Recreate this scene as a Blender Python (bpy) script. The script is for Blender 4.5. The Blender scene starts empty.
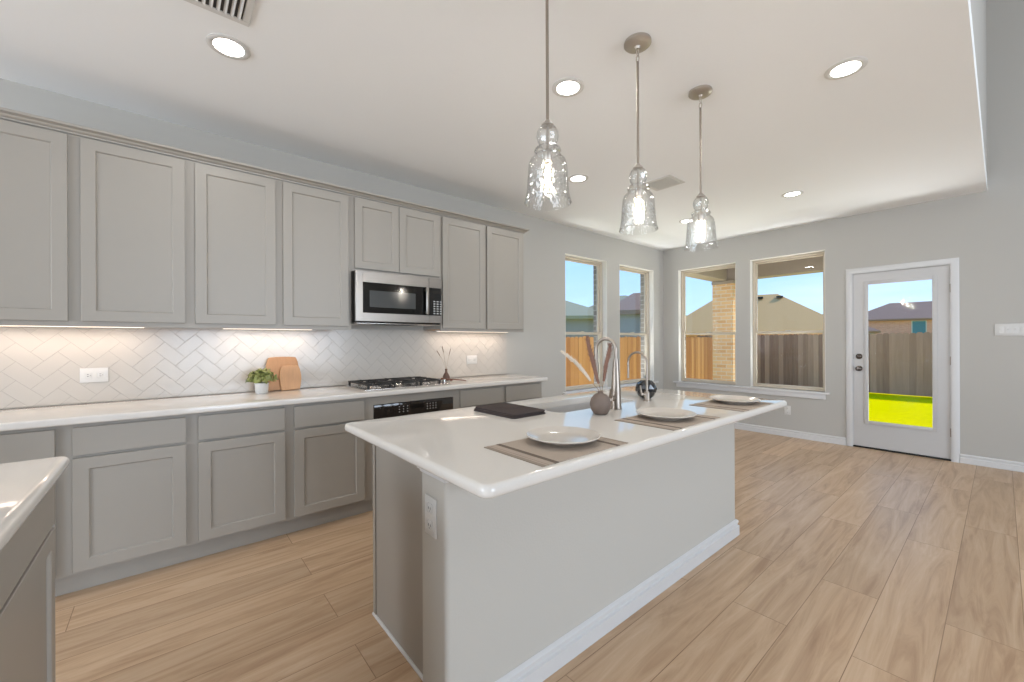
import bpy, bmesh, math, random
from mathutils import Vector, Matrix, noise
R = random.Random(7)
S = bpy.context.scene
COL = S.collection
PI = math.pi

# ------------------------------------------------------------------ camera, world, sun, big lights, exposure
def srgb(r, g, b):
    f = lambda c: ((c / 255) / 12.92 if c / 255 <= .04045 else ((c / 255 + .055) / 1.055) ** 2.4)
    return (f(r), f(g), f(b), 1)

CAM_H, CAM_F, CAM_A, CAM_ROLL = 1.285, 411.14, .8726, -.0043
cd = bpy.data.cameras.new('camera'); cam = bpy.data.objects.new('camera', cd); COL.objects.link(cam)
cd.sensor_fit = 'HORIZONTAL'; cd.sensor_width = 36; cd.lens = CAM_F / 1024 * 36
cd.clip_start = .02; cd.clip_end = 500
_fw = Vector((math.cos(CAM_A), math.sin(CAM_A), 0)); _rt = Vector((math.sin(CAM_A), -math.cos(CAM_A), 0)); _up = Vector((0, 0, 1))
_m = Matrix((_rt, _up, -_fw)).transposed() @ Matrix.Rotation(CAM_ROLL, 3, 'Z')
cam.matrix_world = Matrix.Translation((0, 0, CAM_H)) @ _m.to_4x4()
S.camera = cam

S.view_settings.view_transform = 'Standard'; S.view_settings.look = 'None'
S.view_settings.exposure = -0.1; S.view_settings.gamma = 1.0; S.view_settings.use_curve_mapping = False
S.cycles.use_denoising = True
S.cycles.max_bounces = 12; S.cycles.diffuse_bounces = 6; S.cycles.transparent_max_bounces = 24
S.cycles.sample_clamp_indirect = 6

w = bpy.data.worlds.new('sky'); S.world = w; w.use_nodes = True
nt = w.node_tree; nt.nodes.clear()
_o = nt.nodes.new('ShaderNodeOutputWorld'); _b = nt.nodes.new('ShaderNodeBackground')
_t = nt.nodes.new('ShaderNodeTexCoord'); _s = nt.nodes.new('ShaderNodeSeparateXYZ'); _r = nt.nodes.new('ShaderNodeValToRGB')
nt.links.new(_t.outputs['Generated'], _s.inputs[0]); nt.links.new(_s.outputs['Z'], _r.inputs[0])
e = _r.color_ramp.elements
e[0].position = 0.0; e[0].color = srgb(214, 236, 252)
e[1].position = .7; e[1].color = srgb(92, 160, 235)
for p, c in ((.06, srgb(196, 230, 254)), (.22, srgb(160, 210, 253))):
    k = e.new(p); k.color = c
_n = nt.nodes.new('ShaderNodeTexNoise'); _n.inputs['Scale'].default_value = 2.2; _n.inputs['Detail'].default_value = 6
_mp = nt.nodes.new('ShaderNodeMapping'); _mp.inputs['Scale'].default_value = (1, 1, 5)
nt.links.new(_t.outputs['Generated'], _mp.inputs[0]); nt.links.new(_mp.outputs[0], _n.inputs['Vector'])
_cr = nt.nodes.new('ShaderNodeValToRGB'); _cr.color_ramp.elements[0].position = .5; _cr.color_ramp.elements[1].position = .85
_cr.color_ramp.elements[1].color = (.55, .55, .55, 1)
_mx = nt.nodes.new('ShaderNodeMixRGB'); _mx.inputs[2].default_value = srgb(240, 248, 255)
nt.links.new(_n.outputs[0], _cr.inputs[0]); nt.links.new(_cr.outputs[0], _mx.inputs[0]); nt.links.new(_r.outputs[0], _mx.inputs[1])
nt.links.new(_mx.outputs[0], _b.inputs[0]); _b.inputs[1].default_value = 1.42
nt.links.new(_b.outputs[0], _o.inputs[0])

sd = bpy.data.lights.new('sun', 'SUN'); sun = bpy.data.objects.new('sun', sd); COL.objects.link(sun)
sd.energy = 3.9; sd.angle = .01; sd.color = (1, .93, .82)
sun.rotation_euler = Vector((.85, -.75, 1.0)).to_track_quat('Z', 'Y').to_euler()

def area(name, loc, target, sx, sy, power, color=(1, 1, 1)):
    l = bpy.data.lights.new(name, 'AREA'); l.shape = 'RECTANGLE'; l.size = sx; l.size_y = sy; l.energy = power; l.color = color
    o = bpy.data.objects.new(name, l); COL.objects.link(o); o.location = loc
    o.rotation_euler = (Vector(loc) - Vector(target)).to_track_quat('Z', 'Y').to_euler()
    return o
# fill lamps added outside unseen openings behind the camera, in place of daylight
area('living_room_fill', (2.1, -6.35, 1.8), (2.1, 0, 1.8), 4.4, 3.0, 370, (.845, .955, 1.10))
area('entry_fill', (-4.85, .15, 1.25), (0, .15, 1.25), 2.0, 1.9, 150, (.845, .955, 1.10))  # added fill for the faces turned toward the entry side
area('hall_fill', (-4.85, 3.15, 1.45), (0, 2.2, .9), .6, 1.5, 100, (.9, .96, 1.05))  # added to brighten the aisle and the island end panel
# lamps added low outside the windows, imitating ground bounce to brighten the ceiling
area('patio_fill', (7.0, 1.75, -.06), (4.9, 1.6, 2.7), 2.9, .6, 170, (.97, .96, .93))
area('side_yard_fill', (4.95, 4.3, .05), (4.6, 2.4, 2.7), 2.2, .5, 80, (.97, .96, .93))

# ------------------------------------------------------------------ materials
def mat(name, col, rough=.5, metal=0.0, spec=.5, noise_amt=0.0, noise_scale=20, bump=0.0, bump_scale=200, stretch=None, coat=0.0):
    m = bpy.data.materials.new(name); m.use_nodes = True
    n = m.node_tree.nodes; L = m.node_tree.links; b = n['Principled BSDF']
    b.inputs['Roughness'].default_value = rough; b.inputs['Metallic'].default_value = metal
    b.inputs['Specular IOR Level'].default_value = spec; b.inputs['Coat Weight'].default_value = coat
    b.inputs['Base Color'].default_value = col
    tc = n.new('ShaderNodeTexCoord'); src = tc.outputs['Object']
    if stretch:
        mp = n.new('ShaderNodeMapping'); mp.inputs['Scale'].default_value = stretch; L.new(src, mp.inputs[0]); src = mp.outputs[0]
    if noise_amt:
        t = n.new('ShaderNodeTexNoise'); t.inputs['Scale'].default_value = noise_scale; t.inputs['Detail'].default_value = 5
        L.new(src, t.inputs['Vector'])
        mx = n.new('ShaderNodeMixRGB'); mx.inputs[1].default_value = [c * (1 - noise_amt) for c in col[:3]] + [1]
        mx.inputs[2].default_value = [min(1, c * (1 + noise_amt)) for c in col[:3]] + [1]
        L.new(t.outputs[0], mx.inputs[0]); L.new(mx.outputs[0], b.inputs['Base Color'])
    if bump:
        t2 = n.new('ShaderNodeTexNoise'); t2.inputs['Scale'].default_value = bump_scale; t2.inputs['Detail'].default_value = 3
        L.new(src, t2.inputs['Vector'])
        bp = n.new('ShaderNodeBump'); bp.inputs['Strength'].default_value = bump; bp.inputs['Distance'].default_value = .002
        L.new(t2.outputs[0], bp.inputs['Height']); L.new(bp.outputs[0], b.inputs['Normal'])
    return m

def emis(name, col, strength):
    m = bpy.data.materials.new(name); m.use_nodes = True
    b = m.node_tree.nodes['Principled BSDF']; b.inputs['Base Color'].default_value = col
    b.inputs['Emission Color'].default_value = col; b.inputs['Emission Strength'].default_value = strength
    return m

def glass(name, tint=(1, 1, 1, 1), base=.04, edge=.6, bump=0.0, power=4.0):
    m = bpy.data.materials.new(name); m.use_nodes = True; n = m.node_tree.nodes; L = m.node_tree.links; n.clear()
    o = n.new('ShaderNodeOutputMaterial'); mx = n.new('ShaderNodeMixShader')
    t = n.new('ShaderNodeBsdfTransparent'); t.inputs[0].default_value = tint
    g = n.new('ShaderNodeBsdfGlossy'); g.inputs['Roughness'].default_value = .03
    lw = n.new('ShaderNodeLayerWeight'); lw.inputs[0].default_value = .5
    p = n.new('ShaderNodeMath'); p.operation = 'POWER'; p.inputs[1].default_value = power
    ma = n.new('ShaderNodeMath'); ma.operation = 'MULTIPLY_ADD'; ma.inputs[1].default_value = edge; ma.inputs[2].default_value = base
    L.new(lw.outputs['Facing'], p.inputs[0]); L.new(p.outputs[0], ma.inputs[0]); L.new(ma.outputs[0], mx.inputs[0])
    L.new(t.outputs[0], mx.inputs[1]); L.new(g.outputs[0], mx.inputs[2]); L.new(mx.outputs[0], o.inputs[0])
    if bump:
        tc = n.new('ShaderNodeTexCoord'); v = n.new('ShaderNodeTexVoronoi'); v.inputs['Scale'].default_value = 55
        L.new(tc.outputs['Object'], v.inputs['Vector'])
        bp = n.new('ShaderNodeBump'); bp.inputs['Strength'].default_value = bump; bp.inputs['Distance'].default_value = .01
        L.new(v.outputs['Distance'], bp.inputs['Height']); L.new(bp.outputs[0], g.inputs['Normal']); L.new(bp.outputs[0], lw.inputs['Normal'])
    return m

def brick_mat(name, c1, c2, mortar, bw, rh, ms, rough=.85, axis='x', bumpy=.4):
    m = bpy.data.materials.new(name); m.use_nodes = True; n = m.node_tree.nodes; L = m.node_tree.links; b = n['Principled BSDF']
    b.inputs['Roughness'].default_value = rough
    tc = n.new('ShaderNodeTexCoord'); sp = n.new('ShaderNodeSeparateXYZ'); cb = n.new('ShaderNodeCombineXYZ'); ad = n.new('ShaderNodeMath')
    L.new(tc.outputs['Object'], sp.inputs[0]); L.new(sp.outputs['X'], ad.inputs[0]); L.new(sp.outputs['Y'], ad.inputs[1])
    L.new(ad.outputs[0], cb.inputs[0]); L.new(sp.outputs['Z'], cb.inputs[1])
    t = n.new('ShaderNodeTexBrick'); t.inputs['Scale'].default_value = 1; t.inputs['Brick Width'].default_value = bw
    t.inputs['Row Height'].default_value = rh; t.inputs['Mortar Size'].default_value = ms; t.inputs['Color1'].default_value = c1
    t.inputs['Color2'].default_value = c2; t.inputs['Mortar'].default_value = mortar; t.inputs['Bias'].default_value = 0
    L.new(cb.outputs[0], t.inputs['Vector']); L.new(t.outputs[0], b.inputs['Base Color'])
    bp = n.new('ShaderNodeBump'); bp.inputs['Strength'].default_value = bumpy; bp.inputs['Distance'].default_value = .01; bp.invert = True
    L.new(t.outputs['Fac'], bp.inputs['Height']); L.new(bp.outputs[0], b.inputs['Normal'])
    return m

def floor_mat():
    m = bpy.data.materials.new('oak_plank_floor'); m.use_nodes = True; n = m.node_tree.nodes; L = m.node_tree.links; b = n['Principled BSDF']
    tc = n.new('ShaderNodeTexCoord'); mp = n.new('ShaderNodeMapping'); mp.inputs['Location'].default_value = (.35, -.168 + .2285 * 40, 0)
    L.new(tc.outputs['Object'], mp.inputs[0])
    t = n.new('ShaderNodeTexBrick'); t.inputs['Scale'].default_value = 1; t.inputs['Brick Width'].default_value = 1.52; t.inputs['Row Height'].default_value = .2285
    t.inputs['Mortar Size'].default_value = .0016; t.inputs['Mortar Smooth'].default_value = .2; t.offset = .37; t.offset_frequency = 2
    t.inputs['Color1'].default_value = (0, 0, 0, 1); t.inputs['Color2'].default_value = (1, 1, 1, 1); t.inputs['Mortar'].default_value = (.5, .5, .5, 1)
    L.new(mp.outputs[0], t.inputs['Vector'])
    # grain: noise stretched along the plank, shifted plank by plank
    sc = n.new('ShaderNodeVectorMath'); sc.operation = 'MULTIPLY'; sc.inputs[1].default_value = (1.3, 14, 1)
    of = n.new('ShaderNodeVectorMath'); of.operation = 'MULTIPLY'; of.inputs[1].default_value = (17, 31, 9)
    ad = n.new('ShaderNodeVectorMath'); ad.operation = 'ADD'
    L.new(mp.outputs[0], sc.inputs[0]); L.new(t.outputs['Color'], of.inputs[0]); L.new(sc.outputs[0], ad.inputs[0]); L.new(of.outputs[0], ad.inputs[1])
    g = n.new('ShaderNodeTexNoise'); g.inputs['Scale'].default_value = 1.0; g.inputs['Detail'].default_value = 7; g.inputs['Roughness'].default_value = .62; g.inputs['Distortion'].default_value = 1.2
    L.new(ad.outputs[0], g.inputs['Vector'])
    rp = n.new('ShaderNodeValToRGB'); q = rp.color_ramp.elements
    q[0].position = .28; q[0].color = FLOOR[0]; q[1].position = .72; q[1].color = FLOOR[2]
    k = q.new(.5); k.color = FLOOR[1]
    L.new(g.outputs[0], rp.inputs[0])
    hv = n.new('ShaderNodeHueSaturation'); L.new(rp.outputs[0], hv.inputs['Color'])
    mr = n.new('ShaderNodeMapRange'); mr.inputs['To Min'].default_value = .90; mr.inputs['To Max'].default_value = 1.08
    L.new(t.outputs['Color'], mr.inputs[0]); L.new(mr.outputs[0], hv.inputs['Value'])
    mx = n.new('ShaderNodeMixRGB'); mx.blend_type = 'MULTIPLY'; mx.inputs[2].default_value = (.5, .44, .38, 1)
    L.new(t.outputs['Fac'], mx.inputs[0]); L.new(hv.outputs[0], mx.inputs[1]); L.new(mx.outputs[0], b.inputs['Base Color'])
    b.inputs['Roughness'].default_value = .36; b.inputs['Specular IOR Level'].default_value = .45
    bp = n.new('ShaderNodeBump'); bp.inputs['Strength'].default_value = .12; bp.inputs['Distance'].default_value = .002
    L.new(g.outputs[0], bp.inputs['Height']); L.new(bp.outputs[0], b.inputs['Normal'])
    return m

def fence_mat(name, c1, c2, axis):
    m = bpy.data.materials.new(name); m.use_nodes = True; n = m.node_tree.nodes; L = m.node_tree.links; b = n['Principled BSDF']
    b.inputs['Roughness'].default_value = .85
    tc = n.new('ShaderNodeTexCoord'); sp = n.new('ShaderNodeSeparateXYZ'); L.new(tc.outputs['Object'], sp.inputs[0])
    dv = n.new('ShaderNodeMath'); dv.operation = 'DIVIDE'; dv.inputs[1].default_value = .142
    L.new(sp.outputs[axis], dv.inputs[0]); fl = n.new('ShaderNodeMath'); fl.operation = 'FLOOR'; L.new(dv.outputs[0], fl.inputs[0])
    wn = n.new('ShaderNodeTexWhiteNoise'); wn.noise_dimensions = '1D'; L.new(fl.outputs[0], wn.inputs['W'])
    mp = n.new('ShaderNodeMapping'); mp.inputs['Scale'].default_value = (12, 12, .9); L.new(tc.outputs['Object'], mp.inputs[0])
    t = n.new('ShaderNodeTexNoise'); t.inputs['Scale'].default_value = 2; t.inputs['Detail'].default_value = 5; L.new(mp.outputs[0], t.inputs['Vector'])
    av = n.new('ShaderNodeMath'); av.operation = 'MULTIPLY_ADD'; av.inputs[1].default_value = .65
    sb = n.new('ShaderNodeMath'); sb.operation = 'MULTIPLY'; sb.inputs[1].default_value = .4
    L.new(t.outputs[0], sb.inputs[0]); L.new(wn.outputs[0], av.inputs[0]); L.new(sb.outputs[0], av.inputs[2])
    mx = n.new('ShaderNodeMixRGB'); mx.inputs[1].default_value = c1; mx.inputs[2].default_value = c2
    L.new(av.outputs[0], mx.inputs[0]); L.new(mx.outputs[0], b.inputs['Base Color'])
    return m

def mat_mat():                                                     # woven place mat with dark bands near its short ends
    m = bpy.data.materials.new('woven_place_mat'); m.use_nodes = True; n = m.node_tree.nodes; L = m.node_tree.links; b = n['Principled BSDF']
    b.inputs['Roughness'].default_value = .8
    tc = n.new('ShaderNodeTexCoord'); sp = n.new('ShaderNodeSeparateXYZ'); L.new(tc.outputs['Object'], sp.inputs[0])
    ab = n.new('ShaderNodeMath'); ab.operation = 'ABSOLUTE'; L.new(sp.outputs['X'], ab.inputs[0])
    rp = n.new('ShaderNodeValToRGB'); rp.color_ramp.interpolation = 'CONSTANT'; q = rp.color_ramp.elements
    base, dark, mid = srgb(178, 163, 148), srgb(104, 90, 78), srgb(150, 136, 122)
    q[0].position = 0; q[0].color = base; q[1].position = .143; q[1].color = dark
    for p, c in ((.164, base), (.184, mid), (.188, base), (.196, mid)):
        k = q.new(p); k.color = c
    L.new(ab.outputs[0], rp.inputs[0])
    wv = n.new('ShaderNodeTexWave'); wv.inputs['Scale'].default_value = 90; wv.bands_direction = 'Y'; wv.inputs['Distortion'].default_value = .6
    L.new(tc.outputs['Object'], wv.inputs['Vector'])
    mx = n.new('ShaderNodeMixRGB'); mx.blend_type = 'MULTIPLY'; mx.inputs[0].default_value = .22
    L.new(rp.outputs[0], mx.inputs[1]); L.new(wv.outputs['Color'], mx.inputs[2]); L.new(mx.outputs[0], b.inputs['Base Color'])
    bp = n.new('ShaderNodeBump'); bp.inputs['Strength'].default_value = .4; bp.inputs['Distance'].default_value = .001
    L.new(wv.outputs['Fac'], bp.inputs['Height']); L.new(bp.outputs[0], b.inputs['Normal'])
    return m

FLOOR = (srgb(162, 131, 102), srgb(190, 160, 129), srgb(204, 178, 150))
M = dict(
    wall=mat('wall_paint', srgb(181, 178, 172), .9, spec=.2, bump=.12, bump_scale=260),
    ceil=mat('ceiling_paint', srgb(238, 239, 239), .95, spec=.1, bump=.1, bump_scale=220),
    halfwall=mat('light_wall_paint', srgb(189, 185, 177), .85, spec=.2, bump=.25, bump_scale=120),
    trim=mat('white_trim_paint', srgb(206, 205, 204), .4, noise_amt=.01),
    doorp=mat('door_paint', srgb(190, 188, 186), .42, noise_amt=.01),
    reveal=mat('lit_window_return', srgb(222, 219, 212), .8, spec=.2, noise_amt=.01),  # wall colour made lighter, the light on the returns is in the colour
    cab=mat('gray_cabinet_paint', srgb(155, 149, 140), .42, noise_amt=.015, noise_scale=3),
    wood_under=mat('cabinet_underside_wood', srgb(170, 130, 95), .6, noise_amt=.15, stretch=(2, 30, 1), noise_scale=4),
    quartz=mat('white_quartz', srgb(216, 211, 204), .07, spec=.6, noise_amt=.035, noise_scale=160),
    tile=mat('glazed_tile', srgb(190, 184, 176), .18, spec=.5, noise_amt=.02, noise_scale=12),
    grout=mat('grout', srgb(160, 154, 147), .9, noise_amt=.05),
    steel=mat('brushed_steel', srgb(196, 192, 188), .26, metal=1, noise_amt=.04, stretch=(1, 1, 60), noise_scale=6),
    mwsteel=mat('appliance_steel', srgb(142, 136, 130), .33, metal=1, noise_amt=.04, stretch=(1, 1, 60), noise_scale=6),
    nickel_pale=mat('pale_brushed_nickel', srgb(188, 181, 173), .42, metal=1, noise_amt=.03),
    nickel=mat('brushed_nickel', srgb(160, 150, 140), .40, metal=1, noise_amt=.03),
    bronze=mat('dark_bronze', srgb(92, 84, 78), .25, metal=1, noise_amt=.05),
    black=mat('black_gloss', srgb(14, 13, 13), .08, spec=.6, noise_amt=.1),
    oven=mat('dark_oven_glass', srgb(40, 34, 30), .07, spec=.6, noise_amt=.1),
    iron=mat('cast_iron', srgb(32, 30, 29), .5, noise_amt=.2),
    blackm=mat('black_matte', srgb(24, 24, 24), .6, noise_amt=.1),
    mwglass=mat('microwave_window', srgb(70, 72, 72), .12, spec=.6, noise_amt=.05),
    key=mat('key_print', srgb(170, 170, 168), .5, noise_amt=.02),
    white=mat('white_plastic', srgb(206, 204, 200), .35, noise_amt=.01),
    slot=mat('slot_dark', srgb(50, 48, 46), .6, noise_amt=.1),
    ceramic=mat('cream_stoneware', srgb(198, 190, 180), .12, spec=.6, noise_amt=.03, noise_scale=60),
    vase=mat('brown_clay', srgb(112, 97, 87), .62, noise_amt=.12, noise_scale=30, bump=.3, bump_scale=90),
    bottle=mat('dark_brown_glaze', srgb(92, 64, 50), .35, noise_amt=.15),
    satin=mat('satin_sink_steel', srgb(214, 212, 210), .42, metal=.85, noise_amt=.03),
    plume=mat('pink_brown_pampas', srgb(128, 96, 82), .95, noise_amt=.25, noise_scale=80),
    plume_w=mat('cream_pampas', srgb(205, 192, 176), .95, noise_amt=.12, noise_scale=80),
    stem=mat('dry_stem', srgb(160, 136, 108), .9, noise_amt=.2),
    orb=mat('black_glazed_facets', srgb(26, 27, 30), .06, spec=.8, noise_amt=.1),
    towel=mat('charcoal_linen', srgb(74, 66, 64), .95, spec=.1, noise_amt=.18, noise_scale=120, bump=.6, bump_scale=400),
    board=mat('bamboo', srgb(176, 132, 92), .5, noise_amt=.16, stretch=(28, 28, 2.5), noise_scale=2.2),
    board2=mat('bamboo_edge', srgb(188, 145, 104), .5, noise_amt=.14, stretch=(28, 28, 2.5), noise_scale=2.6),
    spoon=mat('cherry_wood', srgb(104, 60, 42), .45, noise_amt=.2, noise_scale=30),
    leaf=mat('leaf_green', srgb(128, 134, 74), .55, noise_amt=.5, noise_scale=26),
    soil=mat('soil', srgb(60, 44, 34), .95, noise_amt=.3, noise_scale=90),
    vinyl=mat('almond_vinyl', srgb(196, 184, 166), .45, noise_amt=.02),
    pane=glass('window_glass', (.97, .985, .99, 1), base=.02, edge=.55),
    shade=glass('seeded_glass', (.985, .99, .99, 1), base=.05, edge=.85, bump=.3, power=2.4),
    bulbg=glass('bulb_glass', (1, .97, .92, 1), base=.05, edge=.5),
    filament=emis('glowing_filament', (1, .92, .82, 1), 330),
    lens=emis('led_lens', (1, .98, .94, 1), 9),
    led=emis('warm_led', (1, .85, .72, 1), 2),
    porch=mat('porch_paint', srgb(160, 148, 138), .8, noise_amt=.04),
    slab=mat('concrete', srgb(180, 176, 168), .9, noise_amt=.1, noise_scale=8),
    brick=brick_mat('tan_brick', srgb(236, 198, 150), srgb(220, 172, 124), srgb(226, 208, 184), .2, .075, .008),
    brickg=brick_mat('gray_brick', srgb(150, 140, 130), srgb(126, 118, 112), srgb(170, 164, 156), .2, .075, .008),
    brickp=brick_mat('pink_brick', srgb(232, 168, 150), srgb(216, 150, 134), srgb(220, 184, 172), .25, .09, .01),
    fence=fence_mat('cedar_fence_shaded', srgb(128, 92, 80), srgb(212, 172, 154), 'Y'),  # same cedar as the side fence, with shade put into the colour
    fence2=fence_mat('cedar_fence_sunlit', srgb(140, 84, 42), srgb(206, 154, 98), 'X'),  # same cedar, warmer, with sunlight put into the colour
    grass=mat('lawn_grass', (.86, .70, .0, 1), .9, spec=0, noise_amt=.25, noise_scale=14),
    roof_tan=mat('tan_shingle', srgb(216, 170, 118), .95, noise_amt=.12, noise_scale=9, stretch=(1, 1, 6)),
    roof_gray=mat('gray_shingle', srgb(148, 118, 104), .95, noise_amt=.12, noise_scale=9, stretch=(1, 1, 6)),
    roof_olive=mat('olive_shingle', srgb(158, 152, 128), .95, noise_amt=.12, noise_scale=9, stretch=(1, 1, 6)),
    siding=mat('pale_siding', srgb(150, 148, 160), .8, noise_amt=.05),
    hglass=mat('house_window_glass', srgb(70, 130, 150), .1, spec=.7, noise_amt=.1),
    dark=mat('dark_vent', srgb(50, 46, 44), .8, noise_amt=.1),
    matw=mat_mat(),
)
M['floor'] = floor_mat()

# ------------------------------------------------------------------ mesh helpers
class MB:
    def __init__(s): s.bm = bmesh.new()
    def box(s, a, b, bev=0.0, seg=2):
        a, b = [min(p, q) for p, q in zip(a, b)], [max(p, q) for p, q in zip(a, b)]
        v = [s.bm.verts.new((x, y, z)) for z in (a[2], b[2]) for y in (a[1], b[1]) for x in (a[0], b[0])]
        fs = [s.bm.faces.new([v[i] for i in q]) for q in ((0, 2, 3, 1), (4, 5, 7, 6), (0, 1, 5, 4), (2, 6, 7, 3), (0, 4, 6, 2), (1, 3, 7, 5))]
        if bev:
            es = {ed for f in fs for ed in f.edges}
            bmesh.ops.bevel(s.bm, geom=list(es), offset=bev, segments=seg, affect='EDGES', profile=.5)
        return s
    def rings(s, rs, close=True, cap0=True, cap1=True):
        vs = [[s.bm.verts.new(p) for p in r] for r in rs]
        n = len(vs[0])
        for A, B_ in zip(vs, vs[1:]):
            for i in range(n if close else n - 1):
                j = (i + 1) % n
                s.bm.faces.new((A[i], A[j], B_[j], B_[i]))
        if cap0 and n > 2: s.bm.faces.new(list(reversed(vs[0])))
        if cap1 and n > 2: s.bm.faces.new(vs[-1])
        return vs
    def lathe(s, c, prof, n=40, axis='z', caps=(True, True)):
        rs = []
        for r, z in prof:
            r = max(r, 1e-4); ring = []
            for i in range(n):
                t = 2 * PI * i / n; p = (r * math.cos(t), r * math.sin(t), z)
                if axis == 'x': p = (p[2], p[0], p[1])
                if axis == 'y': p = (p[0], -p[2], p[1]) if False else (p[1], p[2], p[0])
                ring.append((c[0] + p[0], c[1] + p[1], c[2] + p[2]))
            rs.append(ring)
        s.rings(rs, cap0=caps[0], cap1=caps[1]); return s
    def cyl(s, p0, p1, r0, r1=None, n=20):
        return s.tube([p0, p1], [r0, r0 if r1 is None else r1], n)
    def tube(s, pts, r, n=12):
        pts = [Vector(p) for p in pts]; rad = r if isinstance(r, (list, tuple)) else [r] * len(pts)
        rs = []; up = None
        for i, p in enumerate(pts):
            d = (pts[min(i + 1, len(pts) - 1)] - pts[max(i - 1, 0)]).normalized()
            if up is None: up = d.orthogonal().normalized()
            up = (up - d * up.dot(d)).normalized(); sd_ = d.cross(up)
            rs.append([p + (up * math.cos(2 * PI * k / n) + sd_ * math.sin(2 * PI * k / n)) * rad[i] for k in range(n)])
        s.rings(rs); return s
    def prism(s, poly, axis, a0, a1, bev=0.0):                     # poly of 2-D points in the two other axes, in x,y,z order
        def P(q, a):
            if axis == 'x': return (a, q[0], q[1])
            if axis == 'y': return (q[0], a, q[1])
            return (q[0], q[1], a)
        vs = s.rings([[P(q, a0) for q in poly], [P(q, a1) for q in poly]])
        if bev:
            es = {ed for r in vs for v in r for ed in v.link_edges}
            bmesh.ops.bevel(s.bm, geom=list(es), offset=bev, segments=2, affect='EDGES', profile=.5)
        return s
    def ell(s, c, rx, ry, rz, n=16, m=10, rot=None):
        rs = []
        for j in range(m + 1):
            t = -PI / 2 + PI * j / m; ring = []
            for i in range(n):
                a = 2 * PI * i / n
                v = Vector((max(math.cos(t), 1e-3) * math.cos(a) * rx, max(math.cos(t), 1e-3) * math.sin(a) * ry, math.sin(t) * rz))
                if rot: v = rot @ v
                ring.append(Vector(c) + v)
            rs.append(ring)
        s.rings(rs); return s
    def sweep(s, path, prof, side=1, caps=True):                   # mitred moulding: prof (offset outward, z) along an xy path
        pts = [Vector((p[0], p[1])) for p in path]; rs = []
        for i, p in enumerate(pts):
            d0 = (p - pts[i - 1]).normalized() if i else None
            d1 = (pts[i + 1] - p).normalized() if i < len(pts) - 1 else None
            d0 = d0 or d1; d1 = d1 or d0
            n0 = Vector((d0.y, -d0.x)) * side; n1 = Vector((d1.y, -d1.x)) * side
            nn = n0 + n1; nn = nn / max(.2, nn.dot(n0)) if nn.length > 1e-6 else n0
            rs.append([(p.x + nn.x * o, p.y + nn.y * o, z) for o, z in prof])
        s.rings(rs, cap0=caps, cap1=caps); return s
    def build(s, name, m, parent=None, smooth=True, loc=None, label=None):
        bmesh.ops.recalc_face_normals(s.bm, faces=s.bm.faces)
        base = Vector(loc) if loc else (WORLD[parent.name] if parent else Vector((0, 0, 0)))
        bmesh.ops.translate(s.bm, vec=-base, verts=s.bm.verts)
        me = bpy.data.meshes.new(name); s.bm.to_mesh(me); s.bm.free()
        if smooth:
            me.shade_smooth(); me.set_sharp_from_angle(angle=math.radians(38))
        me.materials.append(m)
        o = bpy.data.objects.new(name, me); COL.objects.link(o)
        if parent: o.parent = parent
        else: o.location = base
        WORLD[o.name] = base
        if label: o['label'] = label
        return o
WORLD = {}

def tag(o, label, cat=None, group=None, kind=None):
    o['label'] = label
    if cat: o['category'] = cat
    if group: o['group'] = group
    if kind: o['kind'] = kind
    return o
def thing(name, loc, label, cat, group=None):
    o = bpy.data.objects.new(name, None); COL.objects.link(o); o.location = loc; WORLD[o.name] = Vector(loc)
    o.empty_display_size = .05
    return tag(o, label, cat, group)
def struct(o, label=None):
    o['kind'] = 'structure'
    if label: o['label'] = label
    return o
def sroot(name, loc, label):
    o = bpy.data.objects.new(name, None); COL.objects.link(o); o.location = loc; WORLD[o.name] = Vector(loc)
    return struct(o, label)
def copy_tree(o, parent=None):
    c = o.copy(); COL.objects.link(c)
    if parent is not None: c.parent = parent
    for ch in list(o.children): copy_tree(ch, c)
    return c
def lamp(name, kind, parent, local, energy, color=(1, 1, 1), **kw):
    l = bpy.data.lights.new(name, kind); l.energy = energy; l.color = color
    for k, v in kw.items(): setattr(l, k, v)
    o = bpy.data.objects.new(name, l); COL.objects.link(o); o.parent = parent; o.location = local
    return o

def holed_wall(mb, umin, umax, zmin, zmax, holes, d0, d1, P):
    """wall slab with rectangular holes; P(u,d,z) maps to the world"""
    us = sorted({umin, umax, *[h[0] for h in holes], *[h[1] for h in holes]}); zs = sorted({zmin, zmax, *[h[2] for h in holes], *[h[3] for h in holes]})
    inside = lambda u, z: any(h[0] < u < h[1] and h[2] < z < h[3] for h in holes)
    solid = {}
    for i in range(len(us) - 1):
        for j in range(len(zs) - 1):
            solid[i, j] = not inside((us[i] + us[i + 1]) / 2, (zs[j] + zs[j + 1]) / 2)
    bm = mb.bm; cache = {}
    def V(u, d, z):
        k = (round(u, 5), round(d, 5), round(z, 5))
        if k not in cache: cache[k] = bm.verts.new(P(u, d, z))
        return cache[k]
    for (i, j), f in solid.items():
        if not f: continue
        a, b, c, d = us[i], us[i + 1], zs[j], zs[j + 1]
        for dd in (d0, d1): bm.faces.new([V(a, dd, c), V(b, dd, c), V(b, dd, d), V(a, dd, d)])
        for (di, dj), (p, q) in {(-1, 0): ((a, c), (a, d)), (1, 0): ((b, c), (b, d)), (0, -1): ((a, c), (b, c)), (0, 1): ((a, d), (b, d))}.items():
            if not solid.get((i + di, j + dj), False):
                bm.faces.new([V(p[0], d0, p[1]), V(q[0], d0, q[1]), V(q[0], d1, q[1]), V(p[0], d1, p[1])])
    return mb

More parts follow.
